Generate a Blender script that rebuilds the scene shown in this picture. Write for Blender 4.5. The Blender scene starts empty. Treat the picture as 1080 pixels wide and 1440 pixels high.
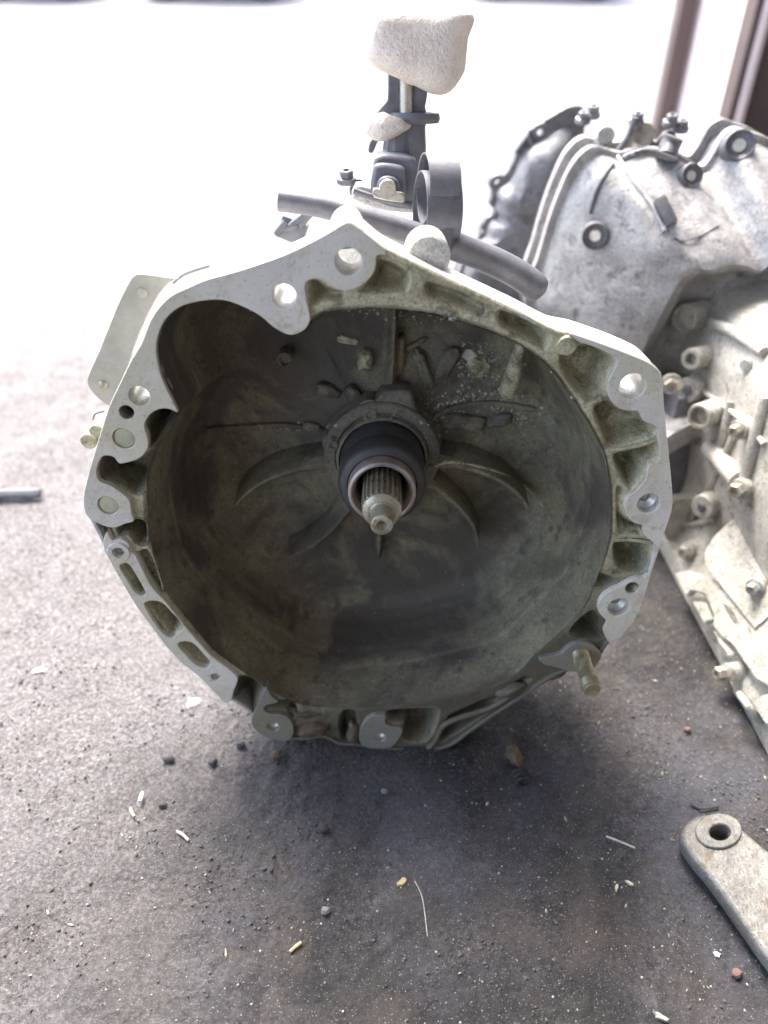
import bpy, bmesh, math, random
import numpy as np
from mathutils import Vector, Matrix, Euler, noise
from mathutils.bvhtree import BVHTree
R = math.radians
random.seed(7); rng = np.random.default_rng(7)
scene = bpy.context.scene
COL = scene.collection

# ------------------------------------------------------------------ camera
PITCH = R(38.0); CAM = Vector((0, -0.40, 0.586)); FPX = 1050.0
cam_d = bpy.data.cameras.new("camera"); cam = bpy.data.objects.new("camera", cam_d)
cam_d.sensor_fit = 'HORIZONTAL'; cam_d.sensor_width = 36.0; cam_d.lens = 36.0*FPX/1080.0
cam_d.clip_start = 0.01; cam_d.clip_end = 400
cam.location = CAM; cam.rotation_euler = (math.pi/2-PITCH, 0, 0)
COL.objects.link(cam); scene.camera = cam
cam_d.dof.use_dof = True; cam_d.dof.focus_distance = 0.55; cam_d.dof.aperture_fstop = 4.5

# ------------------------------------------------------------------ world, sun, exposure
SUN_EL, SUN_AZ = R(58), R(-25)            # azimuth from +Y towards +X
w = bpy.data.worlds.new("World"); scene.world = w; w.use_nodes = True
nt = w.node_tree; nt.nodes.clear()
sky = nt.nodes.new('ShaderNodeTexSky'); sky.sky_type = 'NISHITA'; sky.sun_disc = False
sky.sun_elevation = SUN_EL; sky.sun_rotation = SUN_AZ; sky.air_density = 1.0; sky.dust_density = 4.0; sky.ozone_density = 0.6
bg = nt.nodes.new('ShaderNodeBackground'); bg.inputs['Strength'].default_value = 0.15
wo = nt.nodes.new('ShaderNodeOutputWorld')
nt.links.new(sky.outputs[0], bg.inputs['Color']); nt.links.new(bg.outputs[0], wo.inputs['Surface'])
sd = bpy.data.lights.new("sun", 'SUN'); sd.energy = 1.5; sd.angle = R(25); sd.color = (1, 0.96, 0.9)
so = bpy.data.objects.new("sun", sd); COL.objects.link(so)
sdir = Vector((math.sin(SUN_AZ)*math.cos(SUN_EL), math.cos(SUN_AZ)*math.cos(SUN_EL), math.sin(SUN_EL)))
so.rotation_euler = sdir.to_track_quat('Z', 'Y').to_euler()
vs = scene.view_settings
vs.view_transform = 'Standard'; vs.look = 'None'; vs.gamma = 1.0; vs.use_curve_mapping = False
vs.exposure = 2.65
scene.cycles.max_bounces = 8; scene.cycles.diffuse_bounces = 5; scene.cycles.use_denoising = True

# ------------------------------------------------------------------ pixel -> place helpers (reference 1080x1440)
TILT = R(8.0)
FWD = Vector((0, math.cos(PITCH), -math.sin(PITCH))); UP = Vector((0, math.sin(PITCH), math.cos(PITCH)))
def ray(px, py): return (FWD + Vector((1, 0, 0))*((px-540)/FPX) + UP*(-(py-720)/FPX))
MLOC = Matrix.Rotation(-TILT, 3, 'X'); MINV = MLOC.inverted()
CL = MINV @ CAM
def L(px, py, y=0.0):
    """point of the leaning gearbox's own frame on its plane local y"""
    d = MINV @ ray(px, py); t = (y-CL.y)/d.y
    return (CL.x+d.x*t, CL.z+d.z*t)
def L3(px, py, y): u, v = L(px, py, y); return Vector((u, y, v))
def WY(px, py, Y): d = ray(px, py); t = (Y-CAM.y)/d.y; return CAM+d*t
def G(px, py, z=0.0): d = ray(px, py); t = (z-CAM.z)/d.z; return CAM+d*t

# ------------------------------------------------------------------ node helpers
def newmat(name):
    m = bpy.data.materials.new(name); m.use_nodes = True
    nt = m.node_tree; nt.nodes.clear()
    b = nt.nodes.new('ShaderNodeBsdfPrincipled'); o = nt.nodes.new('ShaderNodeOutputMaterial')
    nt.links.new(b.outputs[0], o.inputs[0]); return m, nt, b
def tex(nt, scale, detail=6, rough=0.6, vec=None, dist=0.0):
    n = nt.nodes.new('ShaderNodeTexNoise'); n.inputs['Scale'].default_value = scale
    n.inputs['Detail'].default_value = detail; n.inputs['Roughness'].default_value = rough
    n.inputs['Distortion'].default_value = dist
    nt.links.new(vec, n.inputs['Vector']); return n.outputs['Fac']
def coord(nt, scale=None, rot=None):
    c = nt.nodes.new('ShaderNodeTexCoord')
    if scale is None: return c.outputs['Object']
    mp = nt.nodes.new('ShaderNodeMapping'); mp.inputs['Scale'].default_value = scale
    if rot: mp.inputs['Rotation'].default_value = rot
    nt.links.new(c.outputs['Object'], mp.inputs['Vector']); return mp.outputs[0]
def ramp(nt, fac, stops):
    r = nt.nodes.new('ShaderNodeValToRGB'); nt.links.new(fac, r.inputs['Fac'])
    el = r.color_ramp.elements
    while len(el) < len(stops): el.new(0.5)
    for e, (p, c) in zip(el, stops):
        e.position = p; e.color = (c[0], c[1], c[2], 1) if not isinstance(c, (int, float)) else (c, c, c, 1)
    return r.outputs['Color']
def mix(nt, fac, a, b, mode='MIX'):
    m = nt.nodes.new('ShaderNodeMix'); m.data_type = 'RGBA'; m.blend_type = mode
    if isinstance(fac, (int, float)): m.inputs[0].default_value = fac
    else: nt.links.new(fac, m.inputs[0])
    for s, v in ((6, a), (7, b)):
        if isinstance(v, tuple): m.inputs[s].default_value = (v[0], v[1], v[2], 1)
        else: nt.links.new(v, m.inputs[s])
    return m.outputs[2]
def bump(nt, b, h, strength, dist, prev=None):
    n = nt.nodes.new('ShaderNodeBump'); n.inputs['Strength'].default_value = strength; n.inputs['Distance'].default_value = dist
    nt.links.new(h, n.inputs['Height'])
    if prev is not None: nt.links.new(prev, n.inputs['Normal'])
    nt.links.new(n.outputs[0], b.inputs['Normal']); return n.outputs[0]

def cast(name, c1, c2, dirt, dirt_amt=0.5, metal=0.35, rough=0.55, grain=900, bstr=0.5, spots=None, oil_shade=None, spec=0.5, film=None):
    m, nt, b = newmat(name); v = coord(nt)
    base = ramp(nt, tex(nt, 28, 8, 0.65, v), [(0.38, c1), (0.62, c2)])
    base = mix(nt, 1.0, base, ramp(nt, tex(nt, 520, 5, 0.8, v), [(0.38, 0.72), (0.5, 1.0), (0.62, 1.25)]), 'MULTIPLY')
    d = ramp(nt, tex(nt, 55, 10, 0.75, v, 0.4), [(0.58-0.14*dirt_amt, 0.0), (0.68-0.10*dirt_amt, 1.0)])
    col = mix(nt, d, base, dirt)
    sp = ramp(nt, tex(nt, 420, 4, 0.8, v), [(0.57, 0.0), (0.63, 1.0)])
    col = mix(nt, mix(nt, 0.6, (0, 0, 0), sp), col, tuple(x*0.45 for x in dirt))
    if spots:
        s2 = ramp(nt, tex(nt, 120, 8, 0.8, v, 0.8), [(0.585, 0.0), (0.64, 1.0)])
        col = mix(nt, s2, col, spots)
    if film:  # broad patches of baked-on oil and clutch dust
        fm = ramp(nt, tex(nt, 11, 6, 0.6, v, 0.8), [(0.44, 0.0), (0.56, 0.85)]); col = mix(nt, fm, col, film)
    if oil_shade:   # oily grime plus the face's fading light, painted darker towards the lower right
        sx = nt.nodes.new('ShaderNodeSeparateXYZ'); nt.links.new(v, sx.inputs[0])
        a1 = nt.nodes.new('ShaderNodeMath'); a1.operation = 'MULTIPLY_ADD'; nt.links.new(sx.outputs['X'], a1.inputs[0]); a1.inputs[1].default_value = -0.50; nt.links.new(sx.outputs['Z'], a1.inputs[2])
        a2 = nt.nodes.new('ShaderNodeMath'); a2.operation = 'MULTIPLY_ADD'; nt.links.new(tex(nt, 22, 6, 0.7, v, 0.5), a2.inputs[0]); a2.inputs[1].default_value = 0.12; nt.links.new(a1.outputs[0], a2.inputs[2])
        om = ramp(nt, a2.outputs[0], [(0.115, 0.95), (0.20, 0.0)]); col = mix(nt, om, col, oil_shade)
    b.inputs['Specular IOR Level'].default_value = spec
    nt.links.new(col, b.inputs['Base Color'])
    b.inputs['Metallic'].default_value = metal
    rr = ramp(nt, tex(nt, 80, 5, 0.7, v), [(0.3, rough-0.1), (0.7, rough+0.15)]); nt.links.new(rr, b.inputs['Roughness'])
    n1 = bump(nt, b, tex(nt, grain, 3, 0.7, v), bstr, 0.0005)
    bump(nt, b, tex(nt, 90, 6, 0.6, v), bstr, 0.0025, n1)
    return m
def machined(name, c, metal=0.6, rough=0.38, stain=(0.25, 0.22, 0.16), amt=0.4):
    m, nt, b = newmat(name); v = coord(nt)
    vs_ = coord(nt, (60, 60, 1500), (0, 0.6, 0))
    base = mix(nt, ramp(nt, tex(nt, 12, 6, 0.6, v), [(0.35, 0.0), (0.65, 1.0)]), tuple(x*0.80 for x in c), c)
    st = ramp(nt, tex(nt, 45, 9, 0.8, v, 0.5), [(0.58-0.08*amt, 0.0), (0.66-0.06*amt, 0.85)])
    col = mix(nt, st, base, stain)
    film = ramp(nt, tex(nt, 9, 10, 0.75, v, 1.2), [(0.49-0.05*amt, 0.0), (0.57, 0.75*min(1, amt*1.6))])
    col = mix(nt, film, col, tuple(x*1.25 for x in stain))
    sc = ramp(nt, tex(nt, 1.2, 3, 0.7, vs_), [(0.35, 0.75), (0.6, 1.0)])
    col = mix(nt, 0.35, col, sc, 'MULTIPLY')
    pit = ramp(nt, tex(nt, 330, 4, 0.85, v), [(0.585, 0.0), (0.63, 0.8)])
    col = mix(nt, pit, col, tuple(x*0.5 for x in stain))
    nt.links.new(col, b.inputs['Base Color']); b.inputs['Metallic'].default_value = metal
    nt.links.new(ramp(nt, tex(nt, 60, 5, 0.7, v), [(0.3, rough-0.06), (0.7, rough+0.16)]), b.inputs['Roughness'])
    n1 = bump(nt, b, tex(nt, 1.2, 3, 0.6, vs_), 0.12, 0.0002)
    bump(nt, b, tex(nt, 150, 6, 0.7, v), 0.25, 0.0006, n1)
    return m
def plain(name, c, rough=0.5, metal=0.0, var=0.25, nscale=60, bs=0.2, bd=0.001):
    m, nt, b = newmat(name); v = coord(nt)
    col = ramp(nt, tex(nt, nscale, 7, 0.7, v), [(0.3, tuple(x*(1-var) for x in c)), (0.7, tuple(min(1, x*(1+var)) for x in c))])
    nt.links.new(col, b.inputs['Base Color']); b.inputs['Roughness'].default_value = rough; b.inputs['Metallic'].default_value = metal
    bump(nt, b, tex(nt, nscale*6, 4, 0.7, v), bs, bd); return m

M = {}
M['rim']      = cast('cast_rim', (0.40, 0.375, 0.25), (0.60, 0.56, 0.40), (0.17, 0.155, 0.095), 0.55, 0.15, 0.5, spots=(0.66, 0.62, 0.46), oil_shade=(0.10, 0.088, 0.062))
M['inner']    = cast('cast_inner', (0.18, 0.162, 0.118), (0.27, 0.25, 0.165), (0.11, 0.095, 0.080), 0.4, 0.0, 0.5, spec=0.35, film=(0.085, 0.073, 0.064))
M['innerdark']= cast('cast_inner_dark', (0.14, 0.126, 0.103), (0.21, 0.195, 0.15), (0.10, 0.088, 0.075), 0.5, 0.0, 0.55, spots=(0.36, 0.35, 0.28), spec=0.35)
M['shell']    = cast('cast_shell', (0.47, 0.465, 0.45), (0.64, 0.635, 0.61), (0.30, 0.29, 0.25), 0.3, 0.15, 0.55, oil_shade=(0.12, 0.105, 0.08))  # dark lower right also paints over the sky light on the rim edge
M['pale']     = cast('cast_pale', (0.29, 0.285, 0.285), (0.47, 0.465, 0.46), (0.17, 0.162, 0.158), 0.35, 0.3, 0.4)
M['palelow']  = cast('cast_pale_case', (0.33, 0.32, 0.285), (0.52, 0.505, 0.46), (0.20, 0.18, 0.13), 0.3, 0.2, 0.45)
M['darkcast'] = cast('cast_dark', (0.14, 0.142, 0.155), (0.22, 0.22, 0.24), (0.10, 0.10, 0.105), 0.5, 0.3, 0.45)
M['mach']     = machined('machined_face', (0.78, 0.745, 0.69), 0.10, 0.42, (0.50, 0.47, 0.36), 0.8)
M['machshade']  = machined('machined_shaded', (0.30, 0.292, 0.262), 0.2, 0.4, (0.22, 0.20, 0.14), 0.6)  # darker copy of the machined face, paints in the dimmer light lower down
M['machtop']  = machined('machined_bore', (0.80, 0.79, 0.75), 0.45, 0.3, amt=0.1)
M['steel']    = machined('steel_oily', (0.55, 0.52, 0.40), 0.5, 0.32, (0.15, 0.12, 0.07), 0.5)
M['stud']     = machined('stud_steel', (0.30, 0.27, 0.17), 0.4, 0.4, (0.62, 0.58, 0.36), 0.35)
M['olive']    = plain('olive_plug', (0.50, 0.50, 0.36), 0.5, 0.3, 0.2, 90)
M['rust']     = plain('rust', (0.115, 0.082, 0.055), 0.8, 0.1, 0.5, 120, 0.6, 0.002)
M['bronze']   = plain('bearing_bronze', (0.40, 0.33, 0.30), 0.35, 0.4, 0.35, 60)
M['rubber']   = plain('black_rubber', (0.06, 0.057, 0.055), 0.45)
M['plastic']  = plain('veiled_black_plastic', (0.12, 0.125, 0.155), 0.42, 0.0, 0.2)  # black raised to grey, painting in the lens veil over the top parts
M['blacksteel']=plain('black_painted_steel', (0.15, 0.153, 0.175), 0.5, 0.2, 0.3)  # black lifted likewise, putting the lens haze into the colour
M['foam']     = plain('cream_foam', (0.87, 0.79, 0.72), 0.95, 0.0, 0.14, 45, 1.0, 0.004)
M['zinc']     = machined('zinc_bolt', (0.58, 0.56, 0.5), 0.7, 0.35, (0.25, 0.2, 0.12), 0.3)
M['tin']      = plain('tin_plate', (0.46, 0.44, 0.37), 0.6, 0.2, 0.18, 50)
M['crust']    = plain('white_corrosion', (0.48, 0.47, 0.40), 0.9, 0, 0.35, 200)
M['arm']      = cast('arm_alloy', (0.14, 0.138, 0.13), (0.24, 0.235, 0.22), (0.13, 0.108, 0.088), 0.5, 0.3, 0.42)
M['maroon']   = plain('maroon_paint', (0.095, 0.066, 0.062), 0.5, 0, 0.2, 8)
M['pink']     = plain('pinkish_wall', (0.86, 0.72, 0.70), 0.8, 0, 0.08, 6)
M['plaster']  = plain('garage_plaster', (0.42, 0.40, 0.38), 0.9, 0, 0.15, 3)
M['chip']     = plain('wood_chip', (0.50, 0.39, 0.24), 0.85, 0, 0.3, 200)
M['straw']    = plain('straw', (0.36, 0.34, 0.28), 0.85, 0, 0.3, 200)
M['palechip'] = plain('pale_flake', (0.58, 0.57, 0.54), 0.8, 0, 0.15, 200)
M['stone']    = plain('dark_stone', (0.05, 0.048, 0.05), 0.85, 0, 0.4, 200)
M['brick']    = plain('brick_chip', (0.17, 0.10, 0.085), 0.9, 0, 0.3, 200)
M['carpaint'] = plain('car_paint', (0.30, 0.36, 0.50), 0.3, 0.2, 0.05, 2)
M['carwhite'] = plain('car_white', (0.75, 0.75, 0.77), 0.3, 0.1, 0.03, 2)
M['glass']    = plain('car_glass', (0.05, 0.06, 0.07), 0.08)
M['tyre']     = plain('tyre', (0.08, 0.085, 0.11), 0.8)

# ------------------------------------------------------------------ object helpers
def tag(o, label=None, cat=None, group=None, kind=None):
    if label: o['label'] = label
    if cat: o['category'] = cat
    if group: o['group'] = group
    if kind: o['kind'] = kind
    return o
def empty(name, loc=(0, 0, 0), rot=(0, 0, 0), **k):
    o = bpy.data.objects.new(name, None); o.empty_display_size = 0.05
    o.location = loc; o.rotation_euler = rot; COL.objects.link(o); return tag(o, **k)
def link(name, me, mat, parent=None, smooth=40, **k):
    o = bpy.data.objects.new(name, me); COL.objects.link(o)
    if mat is not None and not me.materials: me.materials.append(mat)
    if parent: o.parent = parent
    if smooth and len(me.polygons):
        me.polygons.foreach_set('use_smooth', [True]*len(me.polygons))
        me.set_sharp_from_angle(angle=R(smooth))
    me.update(); return tag(o, **k)
def pydata(name, vs, fs, mat, parent=None, smooth=40, **k):
    me = bpy.data.meshes.new(name); me.from_pydata([tuple(v) for v in vs], [], fs); me.validate()
    bm = bmesh.new(); bm.from_mesh(me); bmesh.ops.recalc_face_normals(bm, faces=bm.faces); bm.to_mesh(me); bm.free()
    return link(name, me, mat, parent, smooth, **k)
def frombm(name, bm, mat, parent=None, smooth=40, **k):
    me = bpy.data.meshes.new(name); bmesh.ops.recalc_face_normals(bm, faces=bm.faces); bm.to_mesh(me); bm.free()
    return link(name, me, mat, parent, smooth, **k)

def catmull(pts, n=6):
    P = [np.array(p, float) for p in pts]; N = len(P); out = []
    for i in range(N):
        a, b, c, d = P[(i-1) % N], P[i], P[(i+1) % N], P[(i+2) % N]
        # centripetal-ish: clamp tangents
        lb = np.linalg.norm(c-b)+1e-9
        t1 = (c-a)*0.5; t2 = (d-b)*0.5
        for t in (t1, t2):
            l = np.linalg.norm(t)
            if l > lb: t *= lb/l
        k = max(2, min(n, int(lb/3)+1))
        for j in range(k):
            s = j/k; h1 = 2*s**3-3*s**2+1; h2 = s**3-2*s**2+s; h3 = -2*s**3+3*s**2; h4 = s**3-s**2
            out.append(h1*b+h2*t1+h3*c+h4*t2)
    return out
def circle(c, r, n=28, ry=None): 
    ry = ry or r
    return [(c[0]+r*math.cos(2*math.pi*i/n), c[1]+ry*math.sin(2*math.pi*i/n)) for i in range(n)]

def plate(name, loops, y0, y1, mat, parent, bevel=0.0006, smooth=50, frame='XZ', **k):
    """flat piece with holes: filled curve, loops in (u,v); spans local y0..y1"""
    cu = bpy.data.curves.new(name, 'CURVE'); cu.dimensions = '2D'; cu.fill_mode = 'BOTH'
    for lp in loops:
        s = cu.splines.new('POLY'); s.points.add(len(lp)-1)
        for p, q in zip(s.points, lp): p.co = (q[0], q[1], 0, 1)
        s.use_cyclic_u = True
    half = abs(y1-y0)/2
    cu.extrude = max(half-bevel, 1e-5); cu.bevel_depth = bevel; cu.bevel_resolution = 1; cu.offset = -bevel
    o = bpy.data.objects.new(name+'_c', cu); COL.objects.link(o)
    dg = bpy.context.evaluated_depsgraph_get()
    me = bpy.data.meshes.new_from_object(o.evaluated_get(dg)); me.name = name
    bpy.data.objects.remove(o); bpy.data.curves.remove(cu)
    n = len(me.vertices); a = np.empty(n*3, np.float32); me.vertices.foreach_get('co', a); a = a.reshape(-1, 3)
    b = a.copy(); 
    if frame == 'XZ': b[:, 1] = -a[:, 2]+(y0+y1)/2; b[:, 2] = a[:, 1]
    else: b[:, 2] = a[:, 2]+(y0+y1)/2
    me.vertices.foreach_set('co', b.ravel()); me.materials.clear()
    return link(name, me, mat, parent, smooth, **k)

def lathe(name, prof, mat, parent=None, origin=(0, 0, 0), axis=(0, 1, 0), seg=40, smooth=35, teeth=None, **k):
    """prof: list of (r, t) along axis"""
    ax = Vector(axis).normalized(); o = Vector(origin)
    q = ax.orthogonal().normalized(); p = ax.cross(q)
    vs, fs = [], []
    for (r, t) in prof:
        for i in range(seg):
            a = 2*math.pi*i/seg; rr = r*(teeth(i, t) if teeth else 1)
            vs.append(o+ax*t+q*(rr*math.cos(a))+p*(rr*math.sin(a)))
    for j in range(len(prof)-1):
        for i in range(seg):
            i2 = (i+1) % seg
            fs.append((j*seg+i, j*seg+i2, (j+1)*seg+i2, (j+1)*seg+i))
    return pydata(name, vs, fs, mat, parent, smooth, **k)
def tube(name, pts, rad, mat, parent=None, seg=12, cap=True, smooth=50, sx=1.0, **k):
    pts = [Vector(p) for p in pts]; rads = rad if isinstance(rad, list) else [rad]*len(pts)
    vs, fs = [], []; prev = None
    for i, p in enumerate(pts):
        t = (pts[min(i+1, len(pts)-1)]-pts[max(i-1, 0)]).normalized()
        q = t.orthogonal().normalized() if prev is None else (prev-t*prev.dot(t)).normalized()
        prev = q; s = t.cross(q)
        for j in range(seg):
            a = 2*math.pi*j/seg; vs.append(p+q*(rads[i]*math.cos(a))+s*(rads[i]*sx*math.sin(a)))
    for i in range(len(pts)-1):
        for j in range(seg):
            j2 = (j+1) % seg; fs.append((i*seg+j, i*seg+j2, (i+1)*seg+j2, (i+1)*seg+j))
    if cap: fs.append(tuple(range(seg))[::-1]); fs.append(tuple(range((len(pts)-1)*seg, len(pts)*seg)))
    return pydata(name, vs, fs, mat, parent, smooth, **k)
def spline3(pts, n=8):
    P = [Vector(p) for p in pts]; out = []
    for i in range(len(P)-1):
        a, b, c, d = P[max(i-1, 0)], P[i], P[i+1], P[min(i+2, len(P)-1)]
        for j in range(n):
            s = j/n
            out.append(0.5*((2*b)+(c-a)*s+(2*a-5*b+4*c-d)*s*s+(3*b-a-3*c+d)*s**3))
    out.append(P[-1]); return out
def rbox(name, size, mat, parent=None, loc=(0, 0, 0), rot=(0, 0, 0), bev=0.002, seg=2, jit=0, **k):
    bm = bmesh.new(); bmesh.ops.create_cube(bm, size=1)
    for v in bm.verts: v.co = Vector((v.co.x*size[0], v.co.y*size[1], v.co.z*size[2]))
    bmesh.ops.bevel(bm, geom=bm.edges[:], offset=bev, segments=seg, affect='EDGES', profile=0.6)
    mt = Matrix.Translation(loc) @ Euler(rot).to_matrix().to_4x4(); bm.transform(mt)
    if jit:
        for v in bm.verts: v.co += Vector(noise.noise_vector(v.co*40))*jit
    return frombm(name, bm, mat, parent, 40, **k)
def bolt(name, pos, axis, r, h, mat, parent, flange=1.35, seg=6, **k):
    """hex or round headed bolt, washer face at pos, head rising along axis"""
    ax = Vector(axis).normalized(); q = ax.orthogonal().normalized(); p = ax.cross(q); vs = []; fs = []
    n = 24
    prof = [(r*flange, -0.003, 0), (r*flange, h*0.18, 0), (r*1.0, h*0.28, 1), (r, h*0.9, 1), (r*0.85, h, 1), (r*0.45, h, 0), (r*0.42, h*0.7, 0), (0.0002, h*0.7, 0)]
    for rr, t, hexa in prof:
        for i in range(n):
            a = 2*math.pi*i/n; f = 1
            if hexa and seg == 6: f = math.cos(math.pi/6)/math.cos((a % (math.pi/3))-math.pi/6)
            vs.append(Vector(pos)+ax*t+q*(rr*f*math.cos(a))+p*(rr*f*math.sin(a)))
    for j in range(len(prof)-1):
        for i in range(n):
            i2 = (i+1) % n; fs.append((j*n+i, j*n+i2, (j+1)*n+i2, (j+1)*n+i))
    return pydata(name, vs, fs, mat, parent, 30, **k)

def seg_dist(P, poly):
    """signed distance (negative inside), nearest point"""
    poly = np.asarray(poly, float); N = len(P); best = np.full(N, 1e9); near = np.zeros((N, 2)); ins = np.zeros(N, bool)
    A = poly; B = np.roll(poly, -1, 0)
    for a, b in zip(A, B):
        d = b-a; l2 = d@d+1e-15
        t = np.clip(((P-a)@d)/l2, 0, 1); q = a+t[:, None]*d; e = P-q; dd = e[:, 0]**2+e[:, 1]**2
        m = dd < best; best[m] = dd[m]; near[m] = q[m]
        c = ((a[1] > P[:, 1]) != (b[1] > P[:, 1]))
        if abs(b[1]-a[1]) > 1e-12:
            xi = a[0]+(P[:, 1]-a[1])*(b[0]-a[0])/(b[1]-a[1]); ins ^= (c & (P[:, 0] < xi))
    s = np.sqrt(best); s[ins] *= -1
    return s, near

# =================================================================== MAIN GEARBOX
OUT = [(487,309),(460,327),(430,343),(395,359),(340,378),(290,392),(262,404),(240,414),(223,430),(210,450),(198,482),(183,507),(167,540),(153,570),(143,600),(133,632),(121,675),(116,700),(118,719),(128,737),(144,769),(156,794),(172,822),(192,855),(211,880),(230,906),(254,932),(281,954),(306,979),(330,990),(353,1008),(355,1024),(370,1036),(387,1042),(408,1043),(430,1043),(455,1040),(476,1050),(505,1052),(530,1056),(560,1058),(600,1060),(635,1052),(662,1033),(700,1007),(742,980),(766,963),(800,946),(834,940),(846,924),(858,906),(870,900),(882,888),(896,868),(906,843),(913,819),(919,801),(927,777),(935,751),(945,722),(947,701),(945,670),(942,640),(939,610),(935,570),(932,528),(921,514),(907,505),(870,489),(815,470),(782,463),(729,436),(684,415),(637,393),(593,372),(540,346),(510,322),(497,312)]
OPEN = [(250,582),(243,563),(234,545),(227,527),(221,497),(223,473),(233,450),(253,433),(280,425),(313,423),(343,433),(367,446),(383,460),(400,470),(413,473),(428,468),(440,455),(452,445),(473,440),(510,437),(560,438),(610,445),(653,456),(693,470),(735,490),(770,516),(796,547),(820,583),(838,613),(850,640),(858,674),(861,706),(861,740),(858,764),(848,798),(837,825),(821,859),(792,890),(753,925),(730,948),(695,966),(647,978),(588,990),(529,998),(470,999),(420,994),(380,975),(350,955),(320,934),(298,917),(275,890),(252,862),(232,836),(219,800),(210,765),(205,730),(204,700),(206,670),(213,640),(225,612),(240,594)]
MACH = [(250,580),(240,576),(227,575),(212,582),(203,597),(207,613),(208,630),(197,644),(181,650),(168,652),(161,644),(153,641),(143,643),(136,660),(139,676),(156,683),(169,692),(182,704),(185,722),(188,733),(175,737),(163,742),(150,741),(136,735),(124,728)]
# left rail from the boss under the plugs, down to the lower left
def inset(pts, d):
    P = np.array(pts, float); T = np.roll(P, -1, 0)-np.roll(P, 1, 0); T /= np.linalg.norm(T, axis=1)[:, None]+1e-9
    ar = 0.5*np.sum(P[:, 0]*np.roll(P[:, 1], -1)-np.roll(P[:, 0], -1)*P[:, 1]); s = 1 if ar > 0 else -1
    Nn = np.stack([-T[:, 1], T[:, 0]], 1)*s; return [tuple(p) for p in P+Nn*d]
def toL(pts, y=0.0): return [L(p[0], p[1], y) for p in pts]
def smoothL(pts, n=5): return toL(catmull(pts, n))

gb = empty('gearbox', (0, 0, 0), (-TILT, 0, 0), label='gearbox lying with its big open dark bell housing and splined shaft facing the viewer', cat='gearbox')
outl = smoothL(OUT, 4); openl = smoothL(OPEN, 4)
axc = L(537, 715, 0)

# --- machined faces (upper-left face carries the lobe, apex bosses)
right_face = [(800,468),(815,472),(868,491),(907,507),(921,516),(931,530),(934,570),(938,612),(941,642),(944,672),(946,701),(944,721),(934,750),(926,776),(918,800),(912,819),(905,842),(895,868),(881,887),(869,900),(858,905),
 (849,889),(854,876),(847,867),(841,858),(843,845),(852,834),(872,824),(890,814),(908,811),(914,798),(921,768),(914,759),(906,752),(905,740),(893,736),(882,725),(879,706),(886,697),(897,688),(908,675),(912,655),(921,651),(928,644),(926,617),(923,600),(905,592),(898,579),(877,577),(862,567),(855,552),(856,535),(862,522),(868,510),(862,501),(847,493),(830,486),(812,480)]
strip = [(540,348),(593,374),(637,395),(684,417),(729,438),(782,464),(798,469),(808,479),(795,477),(770,468),(744,450),(711,439),(683,428),(645,408),(613,394),(585,380),(560,370),(545,360)]
apex = [(487,312),(497,315),(510,324),(525,336),(539,348),(543,359),(530,360),(527,380),(516,396),(500,406),(483,409),(468,404),(452,394),(438,393),(430,398),(429,412),(433,432),(436,450),(428,464),(413,471),
 (400,469),(383,459),(367,445),(343,432),(313,422),(280,424),(253,432),(233,449),(222,473),(220,497),(226,527),(234,546),(243,564)]
left_bits = MACH+[(119,719),(117,700),(122,675),(134,632),(144,600),(154,570),(168,540),(184,507),(199,482),(211,451),(224,431),(241,415),(262,405),(290,393),(340,379),(395,360),(430,344),(460,328)]
face1 = apex+left_bits
H_THRU = [((490,368),19),((400,416),16.5),((890,543),18.5),((196,557),14.5)]
H_BLIND = [((178,580),10.5,'dark'),((912,708),15.5,'shiny'),((889,827),9.5,'dark'),((870,854),15,'shiny')]
H_PLUG = [((174,617),15.5),((152,711),14.5)]
PXM = 0.505/FPX
def holec(px, r): c = L(px[0], px[1], 0); k = (Vector(L(px[0]+1, px[1], 0))-Vector(c)).length; return c, r*k
for face, isr in ((face1, 0), (right_face, 1)):
    loops = [smoothL(face, 3)]
    for lst in (H_THRU, H_BLIND, H_PLUG):
        for h_ in lst:
            if (h_[0][0] > 700) == bool(isr): cc, rr = holec(h_[0], h_[1]); loops.append(circle(cc, rr))
    plate('machined_face', loops, 0.0, 0.012, M['mach'], gb)
plate('cast_lip', [smoothL(strip, 4)], 0.0006, 0.012, M['rim'], gb, 0.0015)
# lower left rail with its two through pockets
rail = [(150,748),(158,760),(170,758),(181,765),(184,776),(190,780),(200,800),(214,826),(229,842),(236,850),(258,878),(275,898),(297,922),(318,938),(332,950),(334,958),(328,974),(325,985),(316,989),(306,979),(281,953),(254,931),(230,905),(212,880),(193,855),(173,822),(157,794),(145,769)]
pockA = [(170,795),(183,783),(200,780),(211,796),(222,822),(227,838),(212,842),(198,840),(189,833),(180,815)]
pockA2 = [(168,797),(178,792),(186,800),(199,822),(205,836),(196,837),(188,831),(178,814)]
pockB = [(203,850),(212,845),(228,848),(242,862),(256,877),(258,885),(250,889),(243,897),(232,893),(220,880)]
pockC = [(250,907),(260,902),(273,906),(288,922),(296,932),(290,940),(276,936),(262,922)]
lr = [smoothL(rail, 3)]
for q in (pockB, pockC): lr.append(smoothL(q, 4))
lr.append(smoothL(pockA2, 3))
for c, r in (((167,776),7.5),((303,952),6.5)): cc, rr = holec(c, r); lr.append(circle(cc, rr, 20))
plate('machined_rail', lr, 0.0, 0.010, M['mach'], gb)
bl = [(374,968),(381,979),(391,987),(384,990),(374,992),(371,998),(378,1004),(392,1005),(404,1009),(411,1018),(413,1030),(406,1042),(387,1041),(370,1035),(356,1023),(353,1011),(362,992)]
cc, rr = holec((384,1022), 8.5)
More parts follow.
